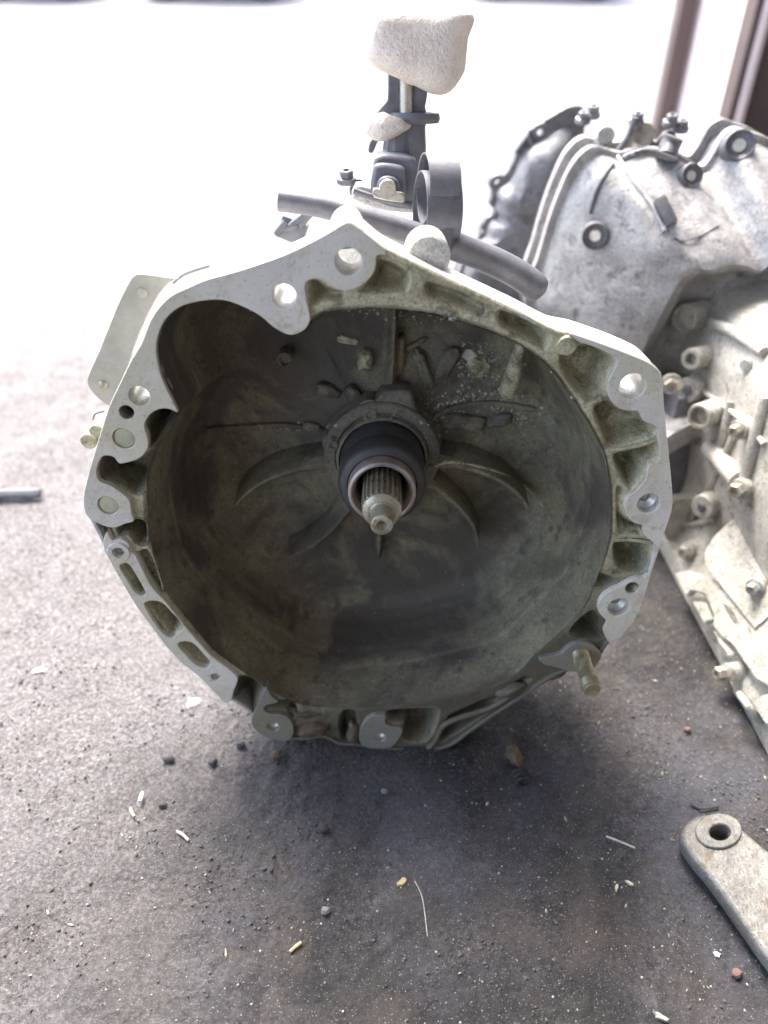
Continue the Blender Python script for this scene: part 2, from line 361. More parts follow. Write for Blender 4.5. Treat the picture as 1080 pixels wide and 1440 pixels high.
plate('machined_pad', [smoothL(bl, 3), circle(cc, rr, 20)], 0.0, 0.012, M['machshade'], gb)
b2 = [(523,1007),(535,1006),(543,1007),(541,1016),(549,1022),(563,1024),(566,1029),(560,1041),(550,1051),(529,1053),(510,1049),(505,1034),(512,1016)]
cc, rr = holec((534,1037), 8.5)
plate('machined_pad', [smoothL(b2, 3), circle(cc, rr, 20)], 0.0, 0.012, M['machshade'], gb)
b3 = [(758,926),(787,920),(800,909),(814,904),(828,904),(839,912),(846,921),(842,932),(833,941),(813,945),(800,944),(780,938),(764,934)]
plate('machined_pad', [smoothL(b3, 3)], 0.0, 0.012, M['machshade'], gb)

# --- plugs, bores
for (c, r) in H_PLUG:
    cc, rr = holec(c, r)
    lathe('plug', [(0.0001, 0.0012), (rr*0.55, 0.0008), (rr*0.93, 0.0014), (rr*0.97, 0.003), (rr*0.97, 0.012)], M['olive'], gb, (cc[0], 0, cc[1]))
def bore(c, r, kind, depth=0.014):
    cc, rr = holec(c, r); m = M['machtop'] if kind == 'shiny' else M['steel']
    prof = [(rr*1.06, 0.0005), (rr*1.0, 0.0011)]
    if kind == 'dark':
        for i in range(10): prof += [(rr*0.97, 0.0016+i*0.0013), (rr*0.88, 0.0022+i*0.0013)]
        prof += [(rr*0.85, 0.016), (0.0002, 0.019)]
    else: prof += [(rr*0.99, depth*0.55), (rr*0.5, depth*0.75), (rr*0.45, depth), (0.0002, depth*1.2)]
    lathe('bolt_bore', prof, m, gb, (cc[0], 0, cc[1]), seg=32)
for c, r, k in H_BLIND: bore(c, r, k)
for c, r in (((167,776),7.5),((303,952),6.5),((384,1022),8.5),((534,1037),8.5)): bore(c, r, 'shiny', 0.009)
thr = [holec(c, r) for c, r in H_THRU]
for cc, rr in thr:
    lathe('bolt_bore', [(rr*1.02, 0.0004), (rr, 0.001), (rr, 0.0365), (rr+0.0035, 0.0365), (rr+0.0035, 0.013)], M['machtop'], gb, (cc[0], 0, cc[1]), seg=32)
# raised lip ring on the small rail boss
cc, rr = holec((167,776), 16)
lathe('bolt_boss', [(rr, 0.008), (rr, -0.0006), (rr*0.93, -0.0014), (rr*0.55, -0.0014), (rr*0.47, 0.002)], M['mach'], gb, (cc[0], 0, cc[1]))

# --- cast rim: height field with the pockets
POCK = [
 ([(429,397),(436,391),(447,393),(459,402),(472,408),(484,410),(481,424),(455,430),(436,434),(431,420)], .017),
 ([(526,369),(537,364),(560,372),(576,384),(579,396),(573,412),(547,417),(507,416),(500,411),(514,398)], .019),
 ([(594,408),(600,396),(613,397),(645,408),(681,427),(689,440),(676,449),(627,431),(600,424)], .016),
 ([(697,449),(704,437),(716,437),(746,449),(775,463),(779,476),(769,498),(752,491),(720,474),(703,463)], .018),
 ([(785,508),(790,500),(806,497),(814,488),(832,486),(852,494),(869,510),(862,524),(855,540),(856,556),(845,565),(830,570),(815,561),(800,544),(788,523)], .027),
 ([(833,582),(846,569),(858,566),(876,577),(899,579),(906,592),(924,599),(925,616),(900,625),(860,634),(847,616)], .024),
 ([(863,642),(900,632),(926,622),(928,645),(912,655),(909,672),(897,688),(885,692),(871,672)], .024),
 ([(868,686),(880,690),(884,698),(877,708),(880,725),(893,737),(906,741),(907,754),(890,757),(869,755),(866,720)], .018),
 ([(865,765),(890,760),(919,764),(918,780),(910,808),(890,811),(870,804),(862,785)], .024),
 ([(842,808),(858,812),(872,822),(850,834),(838,830)], .012),
 ([(800,893),(822,868),(838,862),(848,876),(848,892),(854,903),(835,906),(812,903)], .022),
 ([(136,660),(140,645),(153,640),(166,652),(182,650),(198,645),(212,640),(215,660),(208,690),(190,700),(170,690),(150,682),(137,675)], .030),
 ([(203,597),(212,580),(228,574),(246,578),(252,590),(236,602),(222,625),(209,632),(204,612)], .030),
 ([(160,742),(176,737),(190,733),(203,738),(207,760),(204,770),(190,770),(178,756),(165,757)], .026),
 ([(125,737),(138,737),(152,742),(160,746),(158,756),(152,764),(143,765)], .006),
 ([(168,797),(183,783),(204,775),(216,795),(228,836),(212,842),(198,840),(180,815)], .018),
 ([(203,850),(212,845),(230,848),(258,880),(250,889),(243,897),(232,893)], .020),
 ([(248,907),(260,902),(276,906),(298,932),(290,942),(272,936)], .016),
 ([(330,960),(345,955),(372,966),(360,992),(352,1008),(330,990)], .024),
 ([(374,992),(395,988),(415,992),(420,1010),(410,1016),(400,1008),(378,1004)], .02),
 ([(480,1004),(500,1003),(505,1016),(500,1045),(480,1048),(474,1025)], .012),
 ([(543,1004),(600,1000),(618,1003),(612,1030),(600,1048),(575,1050),(563,1040),(566,1024),(545,1020)], .026),
 ([(632,1010),(700,982),(690,1005),(655,1030),(625,1048),(612,1045),(622,1028)], .018),
 ([(705,975),(740,955),(752,958),(742,968),(712,988)], .012),
]
uvs = np.array(outl); g = 0.00085
u0, v0 = uvs.min(0)-0.002; u1, v1 = uvs.max(0)+0.002
nu, nv = int((u1-u0)/g)+1, int((v1-v0)/g)+1
UU, VV = np.meshgrid(u0+np.arange(nu)*g, v0+np.arange(nv)*g)
P = np.stack([UU.ravel(), VV.ravel()], 1)
# cheap cull: within the annulus around the opening
so_, no_ = seg_dist(P, outl); si_, ni_ = seg_dist(P, openl)
keep = (so_ < g*1.2) & (si_ > -g*1.2)
for cc, rr in thr: keep &= np.hypot(P[:, 0]-cc[0], P[:, 1]-cc[1]) > rr+0.002
for c_, r_, _ in H_BLIND+[((167,776),7.5,0),((303,952),6.5,0),((384,1022),8.5,0),((534,1037),8.5,0)]:
    cc, rr = holec(c_, r_); keep &= np.hypot(P[:, 0]-cc[0], P[:, 1]-cc[1]) > rr*1.08
idx = np.nonzero(keep)[0]; Q = P[idx].copy(); so2 = so_[idx]; si2 = si_[idx]
m = so2 > -g*0.3; Q[m] = no_[idx][m]; m2 = si2 < g*0.3; Q[m2] = ni_[idx][m2]; si2 = np.maximum(si2, 0)
sst = lambda x: (lambda t: t*t*(3-2*t))(np.clip(x, 0, 1))
D = np.full(len(Q), 0.0042)
D += 0.0022*(1-sst(si2/0.003))                       # rounded lip at the opening
for pk, dep in POCK:
    pl = np.array(smoothL(pk, 3)); bb0 = pl.min(0)-0.001; bb1 = pl.max(0)+0.001
    mm = np.nonzero(np.all((Q >= bb0) & (Q <= bb1), 1))[0]
    if not len(mm): continue
    s, _ = seg_dist(Q[mm], pl); s = -s
    sh = sst(s/0.0075)*dep*(0.82+0.35*np.clip(s/0.012, 0, 1))
    D[mm] = np.maximum(D[mm], 0.0042+sh)
D = np.minimum(D, 0.034)
nz = np.array([noise.noise(Vector((q[0]*90, 3.1, q[1]*90)))*0.5+noise.noise(Vector((q[0]*320, 1.7, q[1]*320)))*0.28 for q in Q])
D += nz*0.0009
m3 = so2 > -0.0012; D[m3] = np.minimum(D[m3], 0.006)
imap = -np.ones(len(P), int); imap[idx] = np.arange(len(idx)); G2 = imap.reshape(nv, nu)
a, b, c, d = G2[:-1, :-1], G2[:-1, 1:], G2[1:, 1:], G2[1:, :-1]
ok = (a >= 0) & (b >= 0) & (c >= 0) & (d >= 0)
F = np.stack([a[ok], b[ok], c[ok], d[ok]], 1)
def npmesh(name, V, F):
    me = bpy.data.meshes.new(name); me.vertices.add(len(V)); me.vertices.foreach_set('co', V.astype(np.float32).ravel())
    k = F.shape[1]; me.loops.add(len(F)*k); me.loops.foreach_set('vertex_index', F.astype(np.int32).ravel())
    me.polygons.add(len(F)); me.polygons.foreach_set('loop_start', np.arange(len(F), dtype=np.int32)*k)
    me.update(calc_edges=True); return me
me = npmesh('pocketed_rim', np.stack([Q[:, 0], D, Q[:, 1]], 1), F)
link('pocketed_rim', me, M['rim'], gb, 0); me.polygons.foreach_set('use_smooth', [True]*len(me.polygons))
me.materials.append(M['inner'])          # three recesses on the left and the bottom ones take the darker interior material
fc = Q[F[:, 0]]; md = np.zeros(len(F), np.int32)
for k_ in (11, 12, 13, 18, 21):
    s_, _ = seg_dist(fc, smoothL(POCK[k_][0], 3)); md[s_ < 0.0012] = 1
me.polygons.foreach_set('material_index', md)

# --- rim side wall and the back plate of the rim
wall_in = inset(outl, 0.0035)
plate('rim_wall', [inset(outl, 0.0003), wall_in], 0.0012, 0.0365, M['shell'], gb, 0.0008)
bp = [inset(outl, 0.0015), inset(openl, -0.001)]
for cc, rr in thr: bp.append(circle(cc, rr+0.001))
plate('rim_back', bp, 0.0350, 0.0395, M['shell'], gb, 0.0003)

# --- bell outside (behind the rim) and main case
def loft(name, rings, mat, parent, close_end=False, smooth=45, **k):
    n = len(rings[0]); vs = [p for r in rings for p in r]; fs = []
    for j in range(len(rings)-1):
        for i in range(n):
            i2 = (i+1) % n; fs.append((j*n+i, j*n+i2, (j+1)*n+i2, (j+1)*n+i))
    if close_end: fs.append(tuple(range((len(rings)-1)*n, len(rings)*n)))
    return pydata(name, vs, fs, mat, parent, smooth, **k)
def toward(pt, c, r, t, flat=1.0):
    a = math.atan2(pt[1]-c[1], pt[0]-c[0]); q = (c[0]+r*math.cos(a), c[1]+r*flat*math.sin(a)); return (pt[0]+(q[0]-pt[0])*t, pt[1]+(q[1]-pt[1])*t)
ow = inset(openl, -0.0055)
rings = []
for y, t in ((0.036, 0), (0.07, 0.0), (0.10, 0.03), (0.122, 0.07), (0.135, 0.25), (0.15, 0.7), (0.17, 1.0), (0.25, 1.02), (0.40, 1.05)):
    rings.append([Vector((q[0], y, q[1])) for q in (toward(p, axc, 0.088, t) for p in ow)])
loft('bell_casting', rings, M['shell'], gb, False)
lathe('main_case', [(0.088, 0.40), (0.095, 0.405), (0.095, 0.42), (0.080, 0.43), (0.066, 0.60), (0.05, 0.64), (0.035, 0.70), (0.001, 0.70)], M['shell'], gb, (axc[0], 0, axc[1]-0.01), seg=48)

# --- bell interior
rings = []
prof = [(0.0035, 0.0), (0.010, 0.003), (0.030, 0.02), (0.050, 0.034), (0.0515, 0.039), (0.070, 0.057), (0.0715, 0.061), (0.088, 0.08), (0.102, 0.11), (0.112, 0.155), (0.117, 0.23), (0.118, 0.40), (0.115, 0.60), (0.110, 0.80), (0.104, 1.0)]
for k, (y, t) in enumerate(prof):
    rg = []
    for i, p in enumerate(openl):
        q = toward(p, axc, 0.043, t); v = Vector((q[0]*30, y*30, q[1]*30))
        dn = noise.noise(v)*0.0022+noise.noise(v*3)*0.0008
        if k == 0: dn = 0
        # concentric machining steps low in the bell
        rg.append(Vector((q[0]*(1+dn*3), y+dn*(1 if k > 3 else 0.2), q[1])))
    rings.append(rg)
# densify along depth
dr = []
for k in range(len(rings)-1):
    for s in (0, 0.25, 0.5, 0.75):
        lay = []
        for p, q in zip(rings[k], rings[k+1]):
            r_ = p.lerp(q, s); n_ = noise.noise(r_*60)*0.0012+noise.noise(r_*170)*0.0005
            if k or s: r_ = r_+Vector((0, n_ if k > 3 else 0, 0))+ (Vector((axc[0]-r_.x, 0, axc[1]-r_.z)).normalized()*n_ if k <= 4 else Vector((0,0,0)))
            lay.append(r_)
        dr.append(lay)
dr.append(rings[-1])
loft('bell_interior', dr, M['inner'], gb, False, smooth=0).data.polygons.foreach_set('use_smooth', [True]*0 or [True]*((len(dr)-1)*len(openl)))

ax3 = Vector((axc[0], 0, axc[1]))
# hub, guide sleeve, bearing, shaft
lathe('hub', [(0.052, 0.104), (0.050, 0.094), (0.047, 0.088), (0.041, 0.086), (0.038, 0.080), (0.036, 0.079), (0.036, 0.100)], M['innerdark'], gb, ax3, seg=56)
lathe('bearing_seal', [(0.0345, 0.10), (0.0345, 0.060), (0.0338, 0.059), (0.0338, 0.056), (0.0345, 0.055), (0.0345, 0.041), (0.0335, 0.0365), (0.0315, 0.0345), (0.0275, 0.0335), (0.0262, 0.036)], M['rubber'], gb, ax3, seg=72)
lathe('release_bearing', [(0.0264, 0.038), (0.0264, 0.0255), (0.0258, 0.0238), (0.0240, 0.0228), (0.0228, 0.0232), (0.0222, 0.0252), (0.0210, 0.0268), (0.0205, 0.030), (0.0203, 0.095)], M['bronze'], gb, ax3, seg=72)
lathe('guide_tube', [(0.0224, 0.088), (0.0195, 0.087), (0.0185, 0.089), (0.0183, 0.11)], M['innerdark'], gb, ax3, seg=56)
sh = empty('input_shaft', (axc[0], 0, axc[1])); sh.parent = gb
nt_ = 22
def tooth(i, t): return 1.0 if (i % 6) in (1, 2, 3) else 0.885
lathe('spline', [(0.0152, 0.10), (0.0152, 0.004), (0.0147, -0.001), (0.0130, -0.0026)], M['steel'], sh, seg=nt_*6, teeth=tooth, smooth=25)
lathe('shoulder', [(0.0143, -0.0010), (0.0143, -0.0040), (0.0122, -0.0060), (0.0098, -0.0066)], M['steel'], sh, seg=48)
lathe('pilot', [(0.0098, -0.0060), (0.0083, -0.0080), (0.0083, -0.0225), (0.0080, -0.0240), (0.0068, -0.0248), (0.0040, -0.0248), (0.0036, -0.0240), (0.0020, -0.0200), (0.0001, -0.0185)], M['steel'], sh, seg=40)
# radial gussets: (image foot at hub, image outer end)
def gusset(a_deg, r0, r1, w, d0, d1, bend=0.0, thick=0.0035, bulge=0.012):
    a0 = R(a_deg); n = 14; vs = []; fs = []
    for i in range(n+1):
        s = i/n; r = r0+(r1-r0)*s; a = a0+bend*s*s
        top = d0+(d1-d0)*s-bulge*math.sin(math.pi*s)
        c, s_ = math.cos(a), math.sin(a); th = thick*(1+1.5*(1-s)**3)
        px_, pz_ = axc[0]+r*c, axc[1]+r*s_
        for (dy, f) in ((0.118, 2.2), (top+0.003, 1.15), (top, 0.45), (top, -0.45), (top+0.003, -1.15), (0.118, -2.2)):
            vs.append((px_-s_*th*f, dy, pz_+c*th*f))
    for i in range(n):
        for j in range(5): fs.append((i*6+j, (i+1)*6+j, (i+1)*6+j+1, i*6+j+1))
    fs.append(tuple(range(6))); fs.append(tuple(range(n*6, n*6+6)))
    pydata('rib', vs, fs, M['inner'], gb, 40)
gusset(184, 0.042, 0.134, 0, 0.082, 0.082, 0.27, 0.0026, 0.006)
gusset(238, 0.042, 0.130, 0, 0.084, 0.086, -0.14, 0.0024, 0.006)
gusset(268, 0.042, 0.112, 0, 0.090, 0.102, 0.0, 0.002, 0.002)
gusset(329, 0.042, 0.124, 0, 0.084, 0.088, -0.26, 0.0022, 0.006)
gusset(357, 0.042, 0.134, 0, 0.082, 0.082, -0.30, 0.0026, 0.006)
gusset(84, 0.055, 0.125, 0, 0.098, 0.100, 0.03, 0.0018, 0.002)
# interior bosses, blocks, bolts
def Lb(px, py, y): return L3(px, py, y)
hs = [(470,640),(479,612),(498,592),(508,574),(526,566),(541,551),(577,550),(583,570),(594,588),(607,606),(618,640),(614,664),(600,684),(590,715),(540,738),(490,715),(472,680)]
plate('sleeve_housing', [[L(q[0], q[1], 0.083) for q in catmull(hs, 3)], circle(axc, 0.036, 40)], 0.083, 0.106, M['innerdark'], gb, 0.0025)
for (x_, y_, r_) in ((520, 583, 0.0068), (606, 651, 0.0052), (468, 626, 0.0055)):
    p = Lb(x_, y_, 0.080); lathe('bolt_lug', [(r_*1.7, 0.022), (r_*1.6, 0.0045), (r_*1.4, 0.0035), (0.001, 0.0035)], M['innerdark'], gb, p, seg=24)
    bolt('bolt', p+Vector((0, 0.0035, 0)), (0, -1, 0), r_*0.95, 0.0045, M['innerdark'], gb)
# flange of the guide sleeve (arc of metal right of the seal)
lathe('sleeve_flange', [(0.0485, 0.088), (0.0480, 0.0815), (0.0465, 0.0800), (0.0395, 0.0800), (0.0375, 0.083)], M['innerdark'], gb, ax3+Vector((0, 0, 0.003)), seg=56)
p = Lb(400, 507, 0.088); lathe('small_boss', [(0.0062, 0.02), (0.0058, 0.001), (0.0045, 0.0), (0.0038, 0.001), (0.0036, 0.004), (0.0001, 0.004)], M['inner'], gb, p, seg=24)
a_ = Lb(738, 475, 0.066); b_ = Lb(716, 556, 0.088)
tube('cast_ridge', [a_+Vector((0, .012, 0)), a_.lerp(b_, .3)+Vector((0, .006, 0)), a_.lerp(b_, .7)+Vector((0, .004, 0)), b_+Vector((0, .008, 0))], [0.002, 0.005, 0.0075, 0.007], M['rim'], gb, 16)
# corrosion crumbs (uncountable) clinging to the back of the bell: cast onto the real surface
dgm = bpy.context.evaluated_depsgraph_get()
bvh_parts = []
for o in list(gb.children):
    if o.type == 'MESH' and o.name.split('.')[0] in ('bell_interior', 'rib', 'cast_lug', 'pivot_block', 'hub', 'cast_ridge', 'pocketed_rim', 'sleeve_flange'):
        bvh_parts.append(o)
vs_, fs_ = [], []
for o in bvh_parts:
    off = len(vs_); vs_ += [v.co.copy() for v in o.data.vertices]; fs_ += [tuple(off+i for i in pl.vertices) for pl in o.data.polygons]
BV = BVHTree.FromPolygons(vs_, fs_)
def ilump(name, px, py, rx, rz, ry, mat, dep=0.006, lift=0.0, seed=0, pw=3.0):
    h, nrm = hitL(px, py); k_ = 0.00058; rx *= k_; rz *= k_
    bm = bmesh.new(); bmesh.ops.create_icosphere(bm, subdivisions=4, radius=1); rm = Matrix.Rotation(ry, 3, 'Y')
    for v in bm.verts:
        c = v.co; l = (abs(c.x)**pw+abs(c.y)**pw+abs(c.z)**pw)**(1/pw); c = c/l
        n_ = 1+0.22*noise.noise(c*1.6+Vector((px, py, seed)))+0.10*noise.noise(c*5+Vector((px, seed, 0)))
        v.co = rm @ Vector((c.x*rx*n_, c.y*dep*n_, c.z*rz*n_))+h+Vector((0, -lift, 0))
    o = frombm(name, bm, mat, gb, 0); o.data.polygons.foreach_set('use_smooth', [True]*len(o.data.polygons)); return o
def irun(name, pts, r, mat, lift=0.001):
    return tube(name, spline3([hitL(*q)[0]+Vector((0, -lift, 0)) for q in pts], 6), r, mat, gb, 10)
def hitL(px, py):
    h = BV.ray_cast(CL, (MINV @ ray(px, py)).normalized()); return h[0], h[1]
def crumbs(name, spots, mat, parent, smin, smax):
    V, Fq = [], []
    for (cx, cy, sx, sy, n) in spots:
        for _ in range(n):
            h, nrm = hitL(random.gauss(cx, sx), random.gauss(cy, sy))
            if h is None: continue
            s = random.uniform(smin, smax)*(0.5+random.random()**2*1.2); off = len(V)
            base = [(1, 0, 0), (-1, 0, 0), (0, 1, 0), (0, -1, 0), (0, 0, 1), (0, 0, -1)]
            e = Euler((random.random()*6, random.random()*6, 0)).to_matrix()
            for b_ in base: V.append(h+e @ (Vector(b_)*s*random.uniform(0.5, 1.2)))
            Fq += [tuple(off+i for i in t) for t in ((0, 2, 4), (2, 1, 4), (1, 3, 4), (3, 0, 4), (2, 0, 5), (1, 2, 5), (3, 1, 5), (0, 3, 5))]
    pydata(name, V, Fq, mat, parent, 0, kind='stuff')
ilump('cast_lug', 513, 503, 10, 15, 0.1, M['rim'], 0.012)
for a_ in ((490, 478, 15, 6, .2, 'rim', .004), (584, 483, 16, 4, -.5, 'inner', .005), (462, 548, 18, 10, .4, 'inner', .006), (650, 592, 34, 13, .12, 'inner', .008), (500, 560, 10, 22, -.5, 'inner', .006), (560, 500, 9, 34, .1, 'inner', .008), (628, 512, 12, 26, .5, 'inner', .004), (596, 520, 9, 30, -.35, 'inner', .007), (440, 600, 14, 8, .2, 'innerdark', .005), (700, 590, 20, 10, -.2, 'innerdark', .006)):
    ilump('cast_lug', a_[0], a_[1], a_[2], a_[3], a_[4], M[a_[5]], a_[6])
ilump('corrosion_patch', 672, 516, 17, 17, .5, M['rim'], .003, seed=4, pw=2); ilump('corrosion_patch', 660, 500, 12, 9, .2, M['crust'], .002, seed=7, pw=2)
irun('cast_ledge', [(292, 604), (340, 600), (400, 597), (450, 604), (470, 616)], 0.0026, M['inner'])
irun('cast_ledge', [(610, 585), (640, 572), (690, 566), (750, 575)], 0.0026, M['inner'])
irun('cast_ledge', [(612, 655), (640, 650), (700, 664), (745, 690), (765, 712)], 0.0016, M['rim'], 0.0)
crumbs('corrosion_crust', [(672, 512, 14, 16, 170), (655, 560, 30, 7, 90), (705, 565, 14, 10, 90), (730, 590, 14, 14, 50), (625, 590, 18, 10, 60), (415, 600, 28, 3, 60), (640, 570, 14, 10, 40), (520, 437, 60, 2, 30), (600, 447, 40, 3, 60), (327, 670, 6, 8, 14), (700, 540, 60, 50, 60), (620, 650, 8, 4, 10)], M['crust'], gb, 0.0005, 0.0017)
crumbs('grit_crumbs', [(560, 900, 110, 60, 110), (450, 850, 70, 60, 40), (540, 960, 60, 20, 40), (760, 680, 60, 70, 40), (860, 600, 30, 60, 60), (885, 780, 15, 40, 60), (200, 705, 8, 14, 26), (225, 830, 6, 12, 30), (700, 440, 60, 25, 60), (560, 400, 60, 25, 50)], M['crust'], gb, 0.0003, 0.0006)

# stud lower right
sb = Vector((*L(816, 921, 0.0),)); p0 = Vector((sb[0], 0.0, sb[1]))
lathe('stud', [(0.0072, 0.004)]+[(0.0072 if i % 2 else 0.0066, 0.002-i*0.0008) for i in range(12)]+[(0.0066, -0.0085), (0.0066, -0.030)]+[(0.0074 if i % 2 else 0.0066, -0.031-i*0.0008) for i in range(11)]+[(0.0068, -0.0410), (0.0058, -0.0418), (0.0001, -0.0418)], M['stud'], gb, p0, axis=(0.0, 1, 0.0), seg=28, smooth=25)
# rusty lumps along the dark lower edge
def lump(px, py, rx, rz, mat, y=0.004, name='cast_lump', ry=0.0):
    p = L3(px, py, y); bm = bmesh.new(); bmesh.ops.create_icosphere(bm, subdivisions=3, radius=1)
    rm = Matrix.Rotation(ry, 3, 'Y')
    for v in bm.verts:
        n_ = 1+0.35*noise.noise(v.co*1.7+Vector((px, py, 0)))+0.12*noise.noise(v.co*5+Vector((px, 0, 0)))
        v.co = rm @ Vector((v.co.x*rx*n_, v.co.y*0.007*n_, v.co.z*rz*n_))+p
    frombm(name, bm, mat, gb, 0).data.polygons.foreach_set('use_smooth', [True]*1280)
lump(440, 1024, 0.016, 0.008, M['rust'], 0.004, 'rusty_lump', -0.2)
lump(497, 1030, 0.006, 0.014, M['rim'], 0.006)
lump(430, 1000, 0.014, 0.005, M['rust'], 0.008, 'rusty_lump')
lump(716, 968, 0.014, 0.006, M['rim'], 0.006, ry=-0.5)
lump(775, 945, 0.018, 0.006, M['rust'], 0.010, 'rusty_lump', ry=-0.5)
tube('edge_rib', spline3([L3(598, 1056, .004), L3(612, 1042, .003), L3(624, 1020, .002), L3(650, 1008, .003), L3(690, 995, .004), L3(722, 975, .004)], 5), 0.0028, M['rim'], gb, 8)
tube('edge_rib', spline3([L3(852, 634, .005), L3(880, 630, .003), L3(905, 624, .003), L3(924, 617, .005)], 4), 0.0017, M['rim'], gb, 8)
tube('edge_rib', spline3([L3(860, 760, .006), L3(885, 759, .004), L3(915, 763, .005)], 4), 0.0015, M['rim'], gb, 8)
# weld-like round boss on the upper right rail
p = L3(797, 487, -0.0012); lathe('cast_boss', [(0.0072, 0.02), (0.0070, 0.002), (0.0060, 0.0), (0.0001, -0.0003)], M['rim'], gb, p, seg=24)
# bosses on the outside
p = L3(602, 352, 0.020); lathe('side_boss', [(0.0001, -0.002), (0.0125, -0.002), (0.0145, 0.0), (0.0145, 0.03), (0.001, 0.03)], M['shell'], gb, p+Vector((0, 0, -0.004)), seg=28)
lathe('side_boss', [(0.0001, 0), (0.0100, 0), (0.0112, 0.0015), (0.0112, 0.035), (0.0001, 0.035)], M['shell'], gb, L3(485, 326, 0.034), seg=32)
p = L3(124, 621, 0.020); lathe('side_boss', [(0.0001, 0), (0.0052, 0), (0.0062, 0.001), (0.0062, 0.02), (0.001, 0.02)], M['rim'], gb, p, seg=24)
lathe('side_boss', [(0.0001, 0), (0.0052, 0), (0.0062, 0.001), (0.0062, 0.02), (0.001, 0.02)], M['rim'], gb, L3(136, 608, 0.022), seg=24)
# tin cover plate behind the left edge
tp = [(184,392),(194,385),(215,387),(250,392),(243,393),(225,412),(205,448),(186,495),(176,540),(166,572),(148,568),(130,552),(123,540),(124,528),(140,492),(165,430)]
plate('cover_plate', [smoothL(tp, 3) if False else [L(q[0], q[1], 0.042) for q in catmull(tp, 3)]], 0.042, 0.0445, M['tin'], gb, 0.0006)
for q in ((200, 412), (145, 541)):
    p = L3(q[0], q[1], 0.0415); lathe('rivet', [(0.0034, 0.0006), (0.0034, -0.0006), (0.0026, -0.0012), (0.0001, -0.0014)], M['steel'] if q[0] == 145 else M['tin'], gb, p, seg=20)
tube('lifting_wire', spline3([L3(244, 398, 0.045), L3(256, 388, 0.046), L3(272, 381, 0.046), L3(295, 374, 0.046)], 5), 0.0009, M['blacksteel'], gb, 6)
tube('lifting_wire', spline3([L3(131, 590, 0.03), L3(134, 582, 0.03), L3(146, 578, 0.03)], 5), 0.0006, M['blacksteel'], gb, 6)

# --- things on top of the gearbox (shift gear)
YP = 0.085
tube('vent_pipe', spline3([L3(392, 281, YP), L3(450, 290, YP), L3(530, 312, YP), L3(590, 331, YP)], 5), [0.0076]*8+[0.0082]*8, M['blacksteel'], gb, 18)
tube('vent_pipe', spline3([L3(636, 345, YP), L3(690, 366, YP), L3(735, 390, YP), L3(762, 412, YP)], 5), [0.0100]*5+[0.0103]*9+[0.0092, 0.0055], M['blacksteel'], gb, 20)
# wide band clamp, open to the left
cc_ = L3(606, 292, YP+0.012); sc_ = (L3(607, 292, YP+0.012)-cc_).length
def band(name, x0, x1, r, zc, wall=0.0012):
    lathe(name, [(r, x0), (r, x1), (r-wall, x1), (r-wall, x0), (r, x0)], M['blacksteel'], gb, cc_+Vector((0, 0, zc)), axis=(1, 0.16, -0.02), seg=96, smooth=60)
band('band_clamp', -16*sc_, 33*sc_, 0.0265, -0.002)
band('band_clamp', -12*sc_, 31*sc_, 0.0235, 0.0125)
pydata('clamp_tongue', [L3(598, 320, YP-.012), L3(638, 322, YP-.012), L3(632, 352, YP-.016), L3(625, 358, YP-.016), L3(598, 320, YP-.009), L3(638, 322, YP-.009), L3(632, 352, YP-.013), L3(625, 358, YP-.013)], [(0, 1, 2, 3), (4, 5, 6, 7), (0, 1, 5, 4), (1, 2, 6, 5), (2, 3, 7, 6), (3, 0, 4, 7)], M['blacksteel'], gb, 30)
# black sensor housing
YS = 0.15
def pxplate(name, pts, y, th, mat, bev=0.002, n=4, parent=gb):
    return plate(name, [[L(q[0], q[1], y) for q in catmull(pts, n)]], y, y+th, mat, parent, bev)
pxplate('sensor_housing', [(526,225),(532,219),(545,217),(578,221),(586,228),(588,245),(586,292),(530,284),(524,250)], YS, 0.04, M['plastic'], 0.003)
pxplate('sensor_housing', [(524,240),(528,232),(540,230),(562,233),(569,238),(570,246),(568,278),(524,274)], YS-0.010, 0.012, M['plastic'], 0.003)
pxplate('sensor_cap', [(530,262),(534,252),(543,248),(554,250),(561,257),(562,272),(530,270)], YS-0.017, 0.008, M['plastic'], 0.002)
pxplate('retaining_clip', [(525,265),(540,267),(566,271),(569,276),(568,285),(555,284),(526,278)], YS-0.022, 0.005, M['zinc'], 0.0008, 1)
lathe('bolt', [(0.0001, -0.003), (0.006, -0.003), (0.0066, 0), (0.0066, 0.006)], M['zinc'], gb, L3(545, 265, YS-0.02), seg=20)
# base bracket under the sensor
pxplate('turret_plate', [(500,262),(520,264),(560,280),(588,290),(590,300),(540,296),(496,280)], YS+0.004, 0.03, M['shell'], 0.001, 2)
tube('linkage_rod', [L3(497, 268, YS), L3(530, 279, YS), L3(588, 292, YS)], 0.0024, M['blacksteel'], gb, 8)
for q in ((487, 243), (505, 258)):
    bolt('bolt', L3(q[0], q[1]+8, YS+0.05), (0, -0.3, 1), 0.006, 0.007, M['blacksteel'], gb)
rbox('turret_base', (0.09, 0.10, 0.05), M['shell'], gb, L3(545, 300, YS+0.07)+Vector((0, 0, -0.03)), (0, 0, 0), 0.008, 3, 0.002)
for q0, q1 in (((388, 330), (402, 312)), ((404, 322), (428, 303)), ((420, 318), (436, 300)), ((398, 322), (418, 316))):
    tube('linkage_rod', [L3(*q0, 0.15), L3(*q1, 0.15)], 0.0030, M['blacksteel'], gb, 8)
rbox('linkage_block', (0.022, 0.02, 0.018), M['blacksteel'], gb, L3(412, 322, 0.16), (0, 0.4, 0), 0.003)
